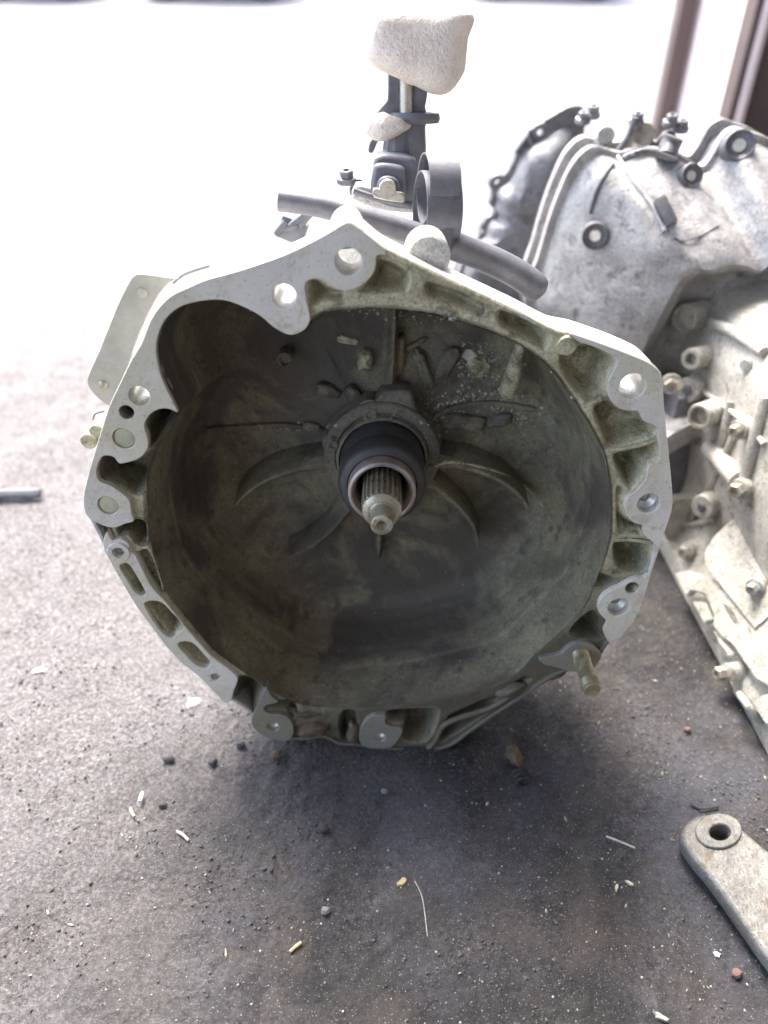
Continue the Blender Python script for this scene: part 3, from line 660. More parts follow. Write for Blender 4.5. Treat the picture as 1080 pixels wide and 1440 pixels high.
# shift turret: ribbed body, disc, lever blades
YT = 0.21
k = (L3(541, 200, YT)-L3(540, 200, YT)).length
tb = L3(568, 235, YT); tt = L3(570, 172, YT)
def ribt(i, t): return 1.0 if (i % 8) > 2 else 0.93
lathe('shift_turret', [(31*k, -0.02), (32*k, 0.005), (30*k, 0.018), (28*k, 0.030), (29*k, (tt-tb).length)], M['blacksteel'], gb, tb, axis=(tt-tb), seg=64, teeth=ribt, smooth=35)
lathe('turret_collar', [(20*k, -0.001), (36*k, 0.0), (38*k, 0.003), (36*k, 0.007), (0.002, 0.009)], M['blacksteel'], gb, tt+Vector((0.006, 0, 0)), axis=(tt-tb), seg=40)
lumpo = L3(546, 178, YT-0.02)
bm = bmesh.new(); bmesh.ops.create_icosphere(bm, subdivisions=3, radius=1)
for v in bm.verts: v.co = Vector((v.co.x*0.018, v.co.y*0.012, v.co.z*0.009*(1-.5*v.co.x)))*(1+0.2*noise.noise(v.co*2))+lumpo
frombm('boot_scrap', bm, M['foam'], gb, 60)
pxl = lambda name, pts, y, th, mat: pxplate(name, pts, y, th, mat, 0.001, 3)
pxl('lever_blade', [(547,90),(563,90),(562,120),(562,168),(545,164),(528,176),(521,190),(519,182),(523,168),(535,152),(545,140)], YT-0.01, 0.012, M['blacksteel'])
pxl('lever_blade', [(580,90),(603,90),(600,140),(598,150),(600,162),(596,174),(581,172),(578,130)], YT-0.01, 0.014, M['blacksteel'])
tube('lever_rod', [L3(571, 172, YT-.012), L3(571, 112, YT-.012)], 0.0052, M['zinc'], gb, 14)
pxl('lever_hook', [(520,200),(528,192),(536,190),(530,202),(524,215),(518,213)], YT, 0.008, M['blacksteel'])

# foam block wrapped on the lever end
fo = L3(582, 62, YT)
bm = bmesh.new(); bmesh.ops.create_cube(bm, size=1); bmesh.ops.subdivide_edges(bm, edges=bm.edges[:], cuts=14, use_grid_fill=True)
kk = (L3(541, 60, YT)-L3(540, 60, YT)).length
for v in bm.verts:
    c = v.co*2; l = (abs(c.x)**4.5+abs(c.y)**4.5+abs(c.z)**4.5)**(1/4.5); c = c/l
    sx, sy, sz = 70*kk, 0.040, 46*kk
    x = c.x*sx*(1+0.04*c.z); z = c.z*sz+(-0.006*c.x if c.z < 0 else 0.004*c.x)
    z -= 0.010*max(0, c.x-0.35) if c.z < 0 else 0; x += 0.006*c.z*(c.x > 0); pnt = Vector((x+0.004*c.z, c.y*sy, z))
    n_ = noise.noise(pnt*20)*0.005+noise.noise(pnt*60)*0.0015-max(0, .25-abs(noise.noise(pnt*16+Vector((3, 0, 0)))))*0.012
    v.co = pnt+Vector(c).normalized()*n_
me = bpy.data.meshes.new('foam_block'); bmesh.ops.recalc_face_normals(bm, faces=bm.faces); bm.to_mesh(me); bm.free()
fb = link('foam_block', me, M['foam'], None, 60, label='cream foam block pushed onto the top of the gear lever', cat='foam block')
fb.location = MLOC @ fo; fb.rotation_euler = (-TILT, R(4), 0)

# =================================================================== SECOND GEARBOX (right)
YF = 0.45
g2 = empty('gearbox', (0.42, 0.3, 0), label='pale alloy gearbox on the right with its domed bell turned away, cropped by the frame', cat='gearbox')
def par(o):   # world coordinates -> child of g2
    for v in o.data.vertices: v.co -= Vector((0.42, 0.3, 0))
    return o
def wpl(pts, Y, n=4): return [(WY(q[0], q[1], Y).x, WY(q[0], q[1], Y).z) for q in catmull(pts, n)]
O2 = [(738,425),(748,385),(757,360),(775,300),(795,250),(812,222),(835,206),(870,214),(915,208),(955,217),(985,234),(1003,217),(1019,190),(1037,180),(1058,186),(1085,196),(1160,250),(1230,330),(1260,430),(1240,560),(1160,650),(1040,700),(900,680),(810,600),(760,500)]
ol2 = wpl(O2, YF)
ol2 = [(x, max(z, 0.002)) for x, z in ol2]
holes2 = []
for q, rpx in (((838, 330), 9), ((968, 249), 9), ((1038, 206), 10)):
    p = WY(q[0], q[1], YF); holes2.append(((p.x, p.z), rpx*0.00088))
par(plate('bell_flange', [ol2]+[circle(c, r, 20) for c, r in holes2], YF, YF+0.012, M['pale'], g2, 0.001))
def shrink(pts, c, s): return [(c[0]+(x-c[0])*s, c[1]+(z-c[1])*s) for x, z in pts]
c2 = (0.41, 0.225)
par(plate('bell_flange', [shrink(ol2, c2, 1.0), shrink(ol2, c2, 0.90)], YF+0.045, YF+0.058, M['pale'], g2, 0.001))
rs = [[Vector((x, YF+0.006, z)) for x, z in shrink(ol2, c2, 0.93)], [Vector((x, YF+0.05, z)) for x, z in shrink(ol2, c2, 0.93)]]
par(loft('bell_rim', rs, M['darkcast'], g2))  # dark material paints in the shade on the pale bell's side wall
neck = (0.475, 0.165)
rings = []
for Y, t, s in ((YF+0.002, 0.0, 0.965), (0.437, 0.03, 0.955), (0.425, 0.06, 0.94), (0.405, 0.14, 0.93), (0.385, 0.24, 0.93), (0.366, 0.34, 0.93), (0.352, 0.43, 0.93), (0.347, 0.48, 0.93), (0.355, 0.53, 0.93), (0.376, 0.60, 0.93), (0.385, 0.70, 0.95), (0.380, 0.85, 1), (0.20, 1.0, 1)):
    rg = []
    for p in shrink(ol2, c2, s):
        q = toward(p, neck, 0.095, t); v = Vector((q[0]*25, Y*25, q[1]*25)); n_ = noise.noise(v)*0.004+noise.noise(v*2.7)*0.0015
        rg.append(Vector((q[0], Y+n_, max(q[1], 0.001))))
    rings.append(rg)
dense = []
for k_ in range(len(rings)-1):
    for s in (0, .33, .67): dense.append([p.lerp(q, s)+Vector((0, noise.noise(p.lerp(q, s)*120)*0.0008, 0)) for p, q in zip(rings[k_], rings[k_+1])])
dense.append(rings[-1])
bell2 = par(loft('bell_dome', dense, M['pale'], g2, smooth=60))
# main case: section (x,z) swept along Y
sec = [(.330,.000),(.327,.018),(.333,.030),(.345,.055),(.350,.085),(.345,.115),(.342,.150),(.344,.205),(.350,.250),(.368,.276),(.43,.292),(.52,.29),(.60,.26),(.62,.10),(.62,.0)]
ring = []
for Y, f in ((-0.12, .90), (-0.10, 1.0), (0.02, 1.0), (0.10, 1.0), (0.2, 1.0), (0.27, 1.0), (0.32, 1.0), (0.385, 1.0)):
    rr_ = []
    for (x, z) in catmull([(a_*1000, b_*1000) for a_, b_ in sec], 3):
        x /= 1000; z = max(z/1000, 0.0)
        xo = x + (0.0 if Y > 0 else 0.0)-0.10*max(0, 0.06-Y)*0.0+(0.022*(1-(Y+0.1)/0.4) if x < .5 else 0)
        n_ = noise.noise(Vector((x*40, Y*40, z*40)))*0.0012
        rr_.append(Vector((.48+(xo-.48)*f+n_, Y, z*f)))
    ring.append(rr_)
dense = []
for k_ in range(len(ring)-1):
    for s in (0, .25, .5, .75): dense.append([p.lerp(q, s) for p, q in zip(ring[k_], ring[k_+1])])
dense.append(ring[-1])
case2 = par(loft('main_case', dense, M['palelow'], g2, True, smooth=40))
vs_, fs_ = [], []
for o in (bell2, case2):
    off = len(vs_); vs_ += [v.co+Vector((0.42, 0.3, 0)) for v in o.data.vertices]; fs_ += [tuple(off+i for i in pl.vertices) for pl in o.data.polygons]
BV2 = BVHTree.FromPolygons(vs_, fs_)
def hit2(px, py):
    h = BV2.ray_cast(CAM, ray(px, py).normalized())
    if h[0] is None: return WY(px, py, 0.3), Vector((-1, 0, 0))
    n = h[1]; n = n if n.dot(ray(px, py)) < 0 else -n
    return h[0], n
def depth2(p): return (p-CAM).dot(FWD)
# counterbores around flange bolt holes
for q, rpx in (((838, 330), 17), ((968, 249), 15), ((1038, 206), 19)):
    h, n = hit2(*q); s = depth2(h)/FPX; r = rpx*s; ax_ = (n*-1+Vector((0, 1.2, 0))).normalized()
    par(lathe('bolt_boss', [(r*0.48, 0.006), (r*0.52, 0.0035), (r*0.60, 0.003), (r*0.90, 0.002), (r*1.0, -0.001), (r*1.08, 0.0), (r*1.22, 0.016)], M['darkcast'], g2, h-ax_*0.008, axis=ax_, seg=32))
    par(lathe('hole_rim', [(0.0005, 0.0), (r*0.44, 0.0), (r*0.50, 0.002)], M['machtop'], g2, h-ax_*0.0065, axis=ax_, seg=24))
AX = Vector((-0.80, -0.55, 0.12)).normalized()
def boss2(px, py, rpx, length, hollow=0.6, ax=AX, mat='palelow', out=0.4, name='bolt_boss'):
    h, n = hit2(px, py); s = depth2(h)/FPX; r = rpx*s
    o_ = h+ax*length*out
    pr = [(r*1.05, length), (r, 0.002), (r*0.93, 0.0)]
    if hollow: pr += [(r*hollow*1.08, 0.0), (r*hollow, 0.0015), (r*hollow, 0.010), (0.0002, 0.012)]
    else: pr += [(0.0002, 0.0)]
    par(lathe(name, pr, M[mat], g2, o_, axis=-ax, seg=32)); return o_, r
boss2(986, 443, 19, 0.035, .82, out=0.9)
boss2(993, 500, 15, 0.035, .55, out=0.8)
o_, r_ = boss2(983, 544, 18, 0.030, 0, out=0.7); par(bolt('cap_plug', o_, AX, r_*0.35, 0.002, M['darkcast'], g2, 1.2, 0))
boss2(1008, 578, 18, 0.040, .68, out=0.8)
boss2(1052, 513, 9, 0.010, 0, out=0.5)
o_, r_ = boss2(1052, 600, 14, 0.030, 0, out=0.6); par(bolt('bolt', o_, AX, r_*0.6, 0.008, M['zinc'], g2, 1.2))
o_, r_ = boss2(1003, 706, 17, 0.030, 0, out=0.7); par(bolt('cap_plug', o_, AX, r_*0.35, 0.002, M['darkcast'], g2, 1.2, 0))
o_, r_ = boss2(1050, 684, 15, 0.020, 0, out=0.6); par(bolt('bolt', o_, AX, r_*0.72, 0.010, M['zinc'], g2, 1.3))
o_, r_ = boss2(972, 772, 12, 0.016, 0, out=0.6); par(bolt('bolt', o_, AX, r_*0.75, 0.007, M['zinc'], g2, 1.3))
o_, r_ = boss2(1072, 820, 13, 0.022, 0, out=0.6); par(bolt('bolt', o_, AX, r_*0.6, 0.008, M['zinc'], g2, 1.3))
o_, r_ = boss2(1040, 943, 13, 0.016, 0, out=0.9, ax=Vector((-1, -.25, .1)).normalized()); par(bolt('bolt', o_, Vector((-1, -.25, .1)), r_*0.75, 0.012, M['zinc'], g2, 1.35))
# tie rods and ribs over the case wall
def run2(name, pts, r, mat, lift=0.002, n=5, seg=10):
    P3 = [hit2(*q)[0]+hit2(*q)[1]*lift for q in pts]
    return par(tube(name, spline3(P3, n), r, M[mat], g2, seg))
run2('casting_rib', [(1004, 630), (1022, 650), (1045, 676)], 0.0105, 'palelow', 0.004)
run2('casting_rib', [(1080, 560), (1065, 620), (1052, 672)], 0.0060, 'palelow', 0.003)
run2('casting_rib', [(1040, 600), (1020, 645), (998, 690), (975, 730)], 0.0035, 'palelow', 0.002)
run2('casting_rib', [(1030, 565), (1018, 620), (1005, 640)], 0.0045, 'palelow', 0.002)
run2('casting_rib', [(960, 738), (985, 736), (1008, 730)], 0.0035, 'palelow', 0.002)
run2('casting_rib', [(1005, 455), (1035, 470), (1078, 498)], 0.0060, 'palelow', 0.003)
run2('casting_rib', [(985, 545), (1005, 560), (1045, 590), (1078, 625)], 0.0030, 'palelow', 0.002)
run2('dome_rib', [(868, 222), (890, 255), (915, 288), (935, 325)], 0.0028, 'pale', 0.001)
run2('dome_rib', [(862, 232), (842, 262), (830, 300)], 0.0024, 'darkcast', 0.001)
run2('dome_rib', [(880, 222), (910, 214), (950, 226)], 0.0030, 'darkcast', 0.001)
# connector plugged on the dome and its thin wire
h, n = hit2(933, 302); par(rbox('connector', (0.012, 0.020, 0.030), M['darkcast'], g2, h+n*0.004, (R(-35), R(-32), 0), 0.002))
run2('wire', [(948, 335), (960, 340), (985, 332), (1010, 318)], 0.0009, 'darkcast', 0.001, 4, 6)
# pan shelf and lower cover with stepped bright edge
def slab(name, pts3, th, mat):   # polygon in world, extruded along its normal downwards
    P3 = [Vector(p) for p in pts3]; n = (P3[1]-P3[0]).cross(P3[2]-P3[0]).normalized()
    if n.z < 0: n = -n
    k_ = len(P3); vs = P3+[p-n*th for p in P3]
    fs = [tuple(range(k_)), tuple(range(k_, 2*k_))]+[(i, (i+1) % k_, k_+(i+1) % k_, k_+i) for i in range(k_)]
    me = bpy.data.meshes.new(name); me.from_pydata([tuple(v) for v in vs], [], fs)
    bm = bmesh.new(); bm.from_mesh(me); bmesh.ops.recalc_face_normals(bm, faces=bm.faces)
    bmesh.ops.bevel(bm, geom=bm.edges[:], offset=0.0015, segments=2, affect='EDGES'); 
    return par(frombm(name, bm, mat, g2, 40))
def onplane(px, py, p0, n): d = ray(px, py); t = (Vector(p0)-CAM).dot(n)/d.dot(n); return CAM+d*t
PN = Vector((-0.90, -0.12, 0.42)).normalized(); P0 = Vector((0.318, 0.12, 0.02))
slab('pan_cover', [onplane(q[0], q[1], P0, PN) for q in ((947,806),(966,802),(1008,816),(1040,800),(1110,850),(1110,985),(1062,955),(1046,932),(1028,905),(1014,896),(1002,880),(1003,864),(991,836),(972,831),(965,839))], 0.008, M['palelow'])
PN3 = Vector((-0.88, -0.15, 0.45)).normalized()
slab('pan_cover', [onplane(q[0], q[1], Vector((0.318, 0.12, 0.032)), PN3) for q in ((1004,752),(1040,720),(1120,760),(1120,836),(1061,886),(990,796),(990,775))], 0.012, M['palelow'])
slab('pan_foot', [onplane(q[0], q[1], Vector((0.325, 0.03, 0.02)), PN) for q in ((1068,978),(1056,988),(1075,1018),(1120,1040),(1120,965))], 0.03, M['palelow'])
run2('pan_lip', [(938, 812), (946, 845), (975, 885), (1010, 935), (1040, 975), (1070, 1015)], 0.0035, 'palelow', 0.001)
for q_ in (((972,845),(990,846),(1000,872),(990,878)), ((1000,885),(1012,900),(1030,920),(1024,925)), ((1012, 846), (1030, 850), (1042, 880), (1030, 878))):
    slab('pan_rib', [onplane(q[0], q[1], P0, PN) for q in q_], 0.006, M['palelow'])
# bracket ear towards the front gearbox
slab('bracket_ear', [WY(q[0], q[1], 0.26) for q in ((948,705),(985,700),(1006,728),(978,748),(970,752),(958,765),(938,760),(930,740))], 0.014, M['palelow'])
rbox_ = par(rbox('breather_cover', (0.05, 0.05, 0.022), M['pale'], g2, WY(925, 608, 0.30)+Vector((0.01, 0, 0)), (R(-15), R(-20), R(20)), 0.004))
par(rbox('side_casting', (0.09, 0.10, 0.12), M['darkcast'], g2, WY(940, 650, 0.36)+Vector((0.03, 0, -0.03)), (0, 0, 0), 0.012, 3, 0.003))
# breathers on top of the bell
for (x_, y_, r_, mt) in ((905, 188, 17, 'zinc'), (852, 190, 13, 'pale'), (940, 195, 12, 'darkcast'), (830, 215, 11, 'pale')):
    p = WY(x_, y_, YF+0.02); s = depth2(p)/FPX
    par(lathe('fitting', [(0.001, 0.0), (r_*s*0.85, 0.0), (r_*s, 0.003), (r_*s, 0.03), (0.001, 0.03)], M[mt], g2, p, axis=(0.15, 0.9, -0.4), seg=28))
for (x_, y_) in ((943, 172), (958, 180), (895, 170), (820, 168), (833, 160)):
    p = WY(x_, y_, YF+0.02); par(bolt('bolt', p, (0, -0.2, 1), 0.006, 0.008, M['darkcast'], g2))
run_ = par(tube('fitting_pipe', [WY(893, 165, .46), WY(885, 190, .46), WY(868, 215, .46)], 0.0035, M['darkcast'], g2, 8))
par(tube('fitting_pipe', [WY(948, 192, .45), WY(942, 205, .45), WY(936, 222, .44)], 0.011, M['darkcast'], g2, 14))

# small alloy part with bolt between the two gearboxes
bk = empty('bolted_bracket', (0.31, 0.30, 0), label='dark bracket with a hex bolt between the two gearboxes', cat='bracket')
def parb(o):
    for v in o.data.vertices: v.co -= Vector((0.31, 0.30, 0))
    return o
parb(bolt('bolt', WY(944, 540, 0.30), (-0.3, -1, 0.1), 0.008, 0.010, M['zinc'], bk))
parb(rbox('bracket_body', (0.05, 0.06, 0.19), M['darkcast'], bk, (0.34, 0.335, 0.095), (0, 0, 0), 0.006))

# =================================================================== DARK HOUSING behind
Y3 = 0.66
g3 = empty('gearbox', (0.2, Y3, 0), label='dark grey gear housing with bolt lugs standing behind the pale gearbox', cat='gearbox')
def par3(o):
    for v in o.data.vertices: v.co -= Vector((0.2, Y3, 0))
    return o
o3 = [(655,350),(672,335),(676,318),(684,308),(692,306),(696,296),(688,288),(692,272),(690,262),(696,252),(706,247),(716,238),(728,212),(742,184),(752,178),(775,166),(800,150),(818,150),(826,166),(822,190),(840,240),(860,330),(850,470),(790,560),(700,590),(640,540),(625,440),(640,380)]
l3 = wpl(o3, Y3, 3); l3 = [(x, max(z, 0.001)) for x, z in l3]
h3 = []
for q in ((760, 187), (700, 258), (692, 315)):
    p = WY(q[0], q[1], Y3); h3.append(circle((p.x, p.z), 0.0042, 16))
par3(plate('housing_flange', [l3]+h3, Y3, Y3+0.02, M['darkcast'], g3, 0.002))
c3 = (sum(x for x, z in l3)/len(l3), sum(z for x, z in l3)/len(l3))
rs = []
for Y, s in ((Y3+0.015, .86), (Y3-0.015, .80), (Y3-0.03, .70), (Y3-0.04, .5), (Y3-0.042, .1)):
    rs.append([Vector((x, Y+0.003*noise.noise(Vector((x*30, 0, z*30))), z)) for x, z in shrink(l3, c3, s)])
par3(loft('housing_dome', rs, M['darkcast'], g3, True))
for q in ((760, 187), (700, 258), (692, 315)):
    p = WY(q[0], q[1], Y3-0.002); par3(lathe('bolt_boss', [(0.0045, 0.0), (0.011, 0.0), (0.012, 0.003), (0.012, 0.02)], M['darkcast'], g3, p, seg=24))
par3(tube('casting_rib', [WY(765, 172, Y3-.004), WY(800, 152, Y3-.004)], 0.003, M['darkcast'], g3, 8))
par3(tube('casting_rib', [WY(725, 215, Y3-.004), WY(742, 190, Y3-.004), WY(752, 215, Y3-.006)], 0.004, M['darkcast'], g3, 8))

# =================================================================== GROUND
def gm():
    m, nt, b = newmat('oily_dirt'); c = nt.nodes.new('ShaderNodeTexCoord'); v = c.outputs['Object']
    base = ramp(nt, tex(nt, 7, 9, 0.62, v, 0.6), [(0.38, (0.018, 0.018, 0.019)), (0.50, (0.038, 0.036, 0.039)), (0.61, (0.078, 0.074, 0.078))])
    fine = ramp(nt, tex(nt, 240, 8, 0.85, v), [(0.37, 0.35), (0.49, 0.95), (0.63, 2.1)])
    col = mix(nt, 1.0, base, fine, 'MULTIPLY')
    brown = ramp(nt, tex(nt, 16, 8, 0.7, v, 0.5), [(0.48, 0.0), (0.60, 0.7)])
    col = mix(nt, brown, col, (0.066, 0.056, 0.050))
    blue = ramp(nt, tex(nt, 5.3, 6, 0.6, v), [(0.52, 0.0), (0.64, 0.5)]); col = mix(nt, blue, col, (0.10, 0.105, 0.13))
    sp = ramp(nt, tex(nt, 700, 2, 0.9, v), [(0.64, 0.0), (0.68, 1.0)]); col = mix(nt, sp, col, (0.36, 0.35, 0.33))
    dk = ramp(nt, tex(nt, 150, 6, 0.85, v), [(0.36, 0.85), (0.43, 0.0)]); col = mix(nt, dk, col, (0.022, 0.02, 0.021))
    # paler tone growing towards the left and the far side, broken by noise
    sx = nt.nodes.new('ShaderNodeSeparateXYZ'); nt.links.new(v, sx.inputs[0])
    mth = nt.nodes.new('ShaderNodeMath'); mth.operation = 'MULTIPLY_ADD'; nt.links.new(sx.outputs['X'], mth.inputs[0]); mth.inputs[1].default_value = -1.6; mth.inputs[2].default_value = 0.05
    mt2 = nt.nodes.new('ShaderNodeMath'); mt2.operation = 'MULTIPLY_ADD'; nt.links.new(sx.outputs['Y'], mt2.inputs[0]); mt2.inputs[1].default_value = 0.9; nt.links.new(mth.outputs[0], mt2.inputs[2])
    mt3 = nt.nodes.new('ShaderNodeMath'); mt3.operation = 'MULTIPLY_ADD'; nt.links.new(tex(nt, 9, 7, 0.7, v), mt3.inputs[0]); mt3.inputs[1].default_value = 0.8; nt.links.new(mt2.outputs[0], mt3.inputs[2])
    pale_mask = ramp(nt, mt3.outputs[0], [(0.35, 0.0), (1.0, 0.85)])
    pale = ramp(nt, tex(nt, 300, 6, 0.8, v), [(0.38, (0.085, 0.078, 0.078)), (0.5, (0.17, 0.158, 0.158)), (0.62, (0.34, 0.325, 0.32))])
    col = mix(nt, pale_mask, col, pale)
    nt.links.new(col, b.inputs['Base Color'])
    nt.links.new(ramp(nt, tex(nt, 20, 6, 0.7, v), [(0.35, 0.5), (0.65, 0.95)]), b.inputs['Roughness'])
    n1 = bump(nt, b, tex(nt, 900, 4, 0.8, v), 0.7, 0.0012)
    n2 = bump(nt, b, tex(nt, 260, 8, 0.75, v), 0.9, 0.004, n1); bump(nt, b, tex(nt, 60, 8, 0.7, v), 0.7, 0.008, n2)
    return m
M['ground'] = gm()
def gz(x, y):
    return noise.fractal(Vector((x*9, y*9, 0.3)), 1.0, 2.0, 4)*0.0035+noise.noise(Vector((x*75, y*75, 2.0)))*0.0010+abs(noise.noise(Vector((x*150, y*150, 5.0))))*0.0022
def axis_s(lo, hi, st, far):
    a = list(np.arange(lo, hi, st)); s = st; x = a[-1]; r_ = []
    while x < far: s *= 1.25; x += s; r_.append(x)
    s = st; x = lo; l_ = []
    while x > -far: s *= 1.25; x -= s; l_.append(x)
    return np.array(l_[::-1]+a+r_)
gx = axis_s(-0.62, 0.62, 0.0034, 60); gy = axis_s(-0.30, 0.75, 0.0034, 60)
GX, GY = np.meshgrid(gx, gy); n_x, n_y = len(gx), len(gy)
GZ = np.zeros(GX.size)
gxf, gyf = GX.ravel(), GY.ravel()
for i in range(len(gxf)):
    if abs(gxf[i]) < 0.8 and -0.5 < gyf[i] < 1.0: GZ[i] = gz(gxf[i], gyf[i])
GZ -= 0.0015
ii = np.arange(n_x*n_y).reshape(n_y, n_x)
Fg = np.stack([ii[:-1, :-1].ravel(), ii[:-1, 1:].ravel(), ii[1:, 1:].ravel(), ii[1:, :-1].ravel()], 1)
me = npmesh('ground', np.stack([gxf, gyf, GZ], 1), Fg); link('ground', me, M['ground'], None, 0, kind='structure')
me.polygons.foreach_set('use_smooth', [True]*len(me.polygons))

# grit: thousands of tiny crumbs, three materials as three masses
def grit(name, n, smin, smax, mat, label, pw=2.5, flat=1.0, clump=0.0):
    V = np.zeros((n*6, 3)); Ff = np.zeros((n*8, 3), int)
    tri = np.array([(0,2,4),(2,1,4),(1,3,4),(3,0,4),(2,0,5),(1,2,5),(3,1,5),(0,3,5)])
    base = np.array([(1,0,0),(-1,0,0),(0,1,0),(0,-1,0),(0,0,1),(0,0,-1)], float)
    i = 0
    while i < n:
        x = rng.uniform(-0.62, 0.62); y = rng.uniform(-0.28, 0.72)
        if clump and noise.noise(Vector((x*14, y*14, 9)))+rng.uniform(-.3, .3) < clump: continue
        s = smin+(smax-smin)*rng.random()**pw
        e = np.array(Euler((rng.random()*6, rng.random()*6, rng.random()*6)).to_matrix())
        b_ = base*s*rng.uniform(0.55, 1.2, (6, 1)); b_[:, 0] *= flat
        V[i*6:i*6+6] = b_@e.T+np.array([x, y, gz(x, y)-0.0015+s*0.25]); Ff[i*8:i*8+8] = tri+i*6; i += 1
    me = npmesh(name, V, Ff); link(name, me, mat, None, 0, label=label, kind='stuff')
grit('dark_grit', 30000, 0.0004, 0.0020, plain('grit_dark', (0.085, 0.08, 0.083), 0.8, 0, 0.4, 300), 'dark grit and crumbs strewn over the oily ground', 5, 1.0, 0.05)
grit('pale_grit', 6500, 0.0003, 0.0014, plain('grit_pale', (0.36, 0.35, 0.33), 0.8, 0, 0.3, 300), 'pale specks scattered over the oily ground', 3)
grit('chaff', 900, 0.0005, 0.0014, plain('grit_chaff', (0.38, 0.34, 0.28), 0.85, 0, 0.3, 300), 'small slivers of chaff over the oily ground', 2, 3.5)

# countable debris
def flake(name, px, py, L_, W_, T_, rz, mat, label, cat, jag=0.3, group=None):
    p = G(px, py); n = 9; vs = []
    for i in range(n):
        a = 2*math.pi*i/n; f = 1+random.uniform(-jag, jag); vs.append((L_*math.cos(a)*f/2, W_*math.sin(a)*f/2, random.uniform(0, T_*.6)))
    vs += [(x*.8, y*.8, z+T_) for x, y, z in vs]
    fs = [tuple(range(n))[::-1], tuple(range(n, 2*n))]+[(i, (i+1) % n, n+(i+1) % n, n+i) for i in range(n)]
    o = pydata(name, vs, fs, mat, None, 30, label=label, cat=cat, group=group)
    o.location = (p.x, p.y, gz(p.x, p.y)-0.0012); o.rotation_euler = (0, 0, rz); return o
def pebble(px, py, r, mat, label, cat='stone', name='stone'):
    p = G(px, py); bm = bmesh.new(); bmesh.ops.create_icosphere(bm, subdivisions=2, radius=1)
    for v in bm.verts: v.co = Vector((v.co.x*1.15, v.co.y*.9, v.co.z*.75))*r*(1+0.35*noise.noise(v.co*1.8+Vector((px, py, 0))))
    o = frombm(name, bm, mat, None, 25, label=label, cat=cat); o.location = (p.x, p.y, r*0.45+gz(p.x, p.y)); return o
def stick(name, pts, r, mat, label, cat):
    P3 = [G(*q)+Vector((0, 0, r+0.0012)) for q in pts]; o0 = P3[0].copy()
    o = tube(name, spline3([p-o0 for p in P3], 4), r, mat, None, 6, label=label, cat=cat); o.location = o0; return o
flake('wood_chip', 567, 1238, .0085, .006, .002, .4, M['chip'], 'tan wood chip alone on the dark ground below the bell', 'wood chip', .5)
stick('straw', [(408, 1340), (416, 1333), (424, 1327)], .0012, M['chip'], 'yellowish straw bit at the bottom, left of centre', 'straw')
flake('wood_chip', 930, 1431, .012, .0045, .002, -.5, M['straw'], 'pale sliver of wood at the bottom edge, right of centre', 'wood chip')
flake('paper_flake', 1010, 1342, .007, .0045, .001, .2, M['palechip'], 'white torn flake beside the alloy arm', 'flake', .6)
flake('paper_flake', 272, 988, .016, .012, .002, .2, M['palechip'], 'large white flake beside the lower left rim of the bell', 'flake', .35)
flake('paper_flake', 55, 943, .014, .007, .002, .1, M['palechip'], 'white flake near the left edge of the picture', 'flake', .4)
stick('straw', [(249, 1171), (258, 1176), (266, 1184)], .0012, M['straw'], 'pale curled straw on the left ground', 'straw')
stick('straw', [(198, 1130), (200, 1122), (202, 1117)], .0018, M['palechip'], 'short white straw standing out left of the bell', 'straw')
stick('straw', [(184, 1138), (187, 1146), (190, 1150)], .0012, M['straw'], 'bent straw just below the short white straw', 'straw')
pebble(238, 1069, .0045, M['stone'], 'black pebble under the white flake at lower left')
pebble(339, 1050, .0040, M['stone'], 'black pebble left of the lowest machined pad')
pebble(229, 1132, .003, M['stone'], 'small black pebble right of the short white straw')
pebble(388, 1064, .0045, M['rust'], 'brown pebble touching the bottom of the bell')
pebble(300, 1073, .004, M['stone'], 'black pebble between the other two dark ones')
pebble(454, 1166, .004, M['stone'], 'round dark pebble in the shade below the bell')
pebble(458, 1282, .0035, plain('grey_pebble', (.14, .14, .15), .7), 'smooth grey pebble on the bottom ground left of centre')
pebble(1036, 1369, .0035, M['brick'], 'reddish pebble next to the alloy arm')
pebble(542, 1112, .0035, plain('grey_pebble_b', (.12, .12, .11), .7), 'grey pebble in the shadow under the bell')
pebble(966, 1028, .003, M['brick'], 'small reddish stone in front of the pale gearbox')
stick('twig', [(852, 1178), (868, 1184), (892, 1194)], .0008, M['straw'], 'thin pale twig left of the alloy arm', 'twig')
stick('twig', [(583, 1240), (594, 1265), (601, 1318)], .0004, M['straw'], 'hair thin fibre on the ground below the wood chip', 'fibre')
stick('twig', [(1010, 1136), (985, 1139), (970, 1131)], .0010, M['stone'], 'dark twig just above the alloy arm', 'twig')
flake('wood_chip', 868, 1245, .007, .003, .0015, 1.3, M['straw'], 'small upright chip left of the alloy arm', 'wood chip')
flake('wood_chip', 886, 1240, .008, .0028, .0015, -.5, M['straw'], 'curved pale chip between the small chip and the alloy arm', 'wood chip')
# rusty nut with a spring piece
nt2 = empty('rusty_fitting', G(728, 1082), (0, 0, .3), label='rusty threaded fitting half sunk in the dirt under the bell', cat='fitting')
for i in range(3): lathe('thread_ring', [(.0055, -.001), (.0078, 0), (.0055, .001)], M['stone'], nt2, (-0.002, -0.014+i*.0042, .004), axis=(.2, 1, .1), seg=20)
bm = bmesh.new(); bmesh.ops.create_icosphere(bm, subdivisions=3, radius=1)
for v in bm.verts: v.co = Vector((v.co.x*.006, v.co.y*.011, v.co.z*.003))*(1+.7*noise.noise(v.co*2.5)+.3*noise.noise(v.co*6))+Vector((.003, .012, .001))
frombm('rust_cake', bm, M['rust'], nt2, 60)

# steel rod on the bright ground at the left
rd = stick('steel_rod', [(-60, 704), (0, 701), (40, 700), (59, 699)], .0060, M['blacksteel'], 'dark steel rod end lying on the bright ground at the left edge', 'rod')
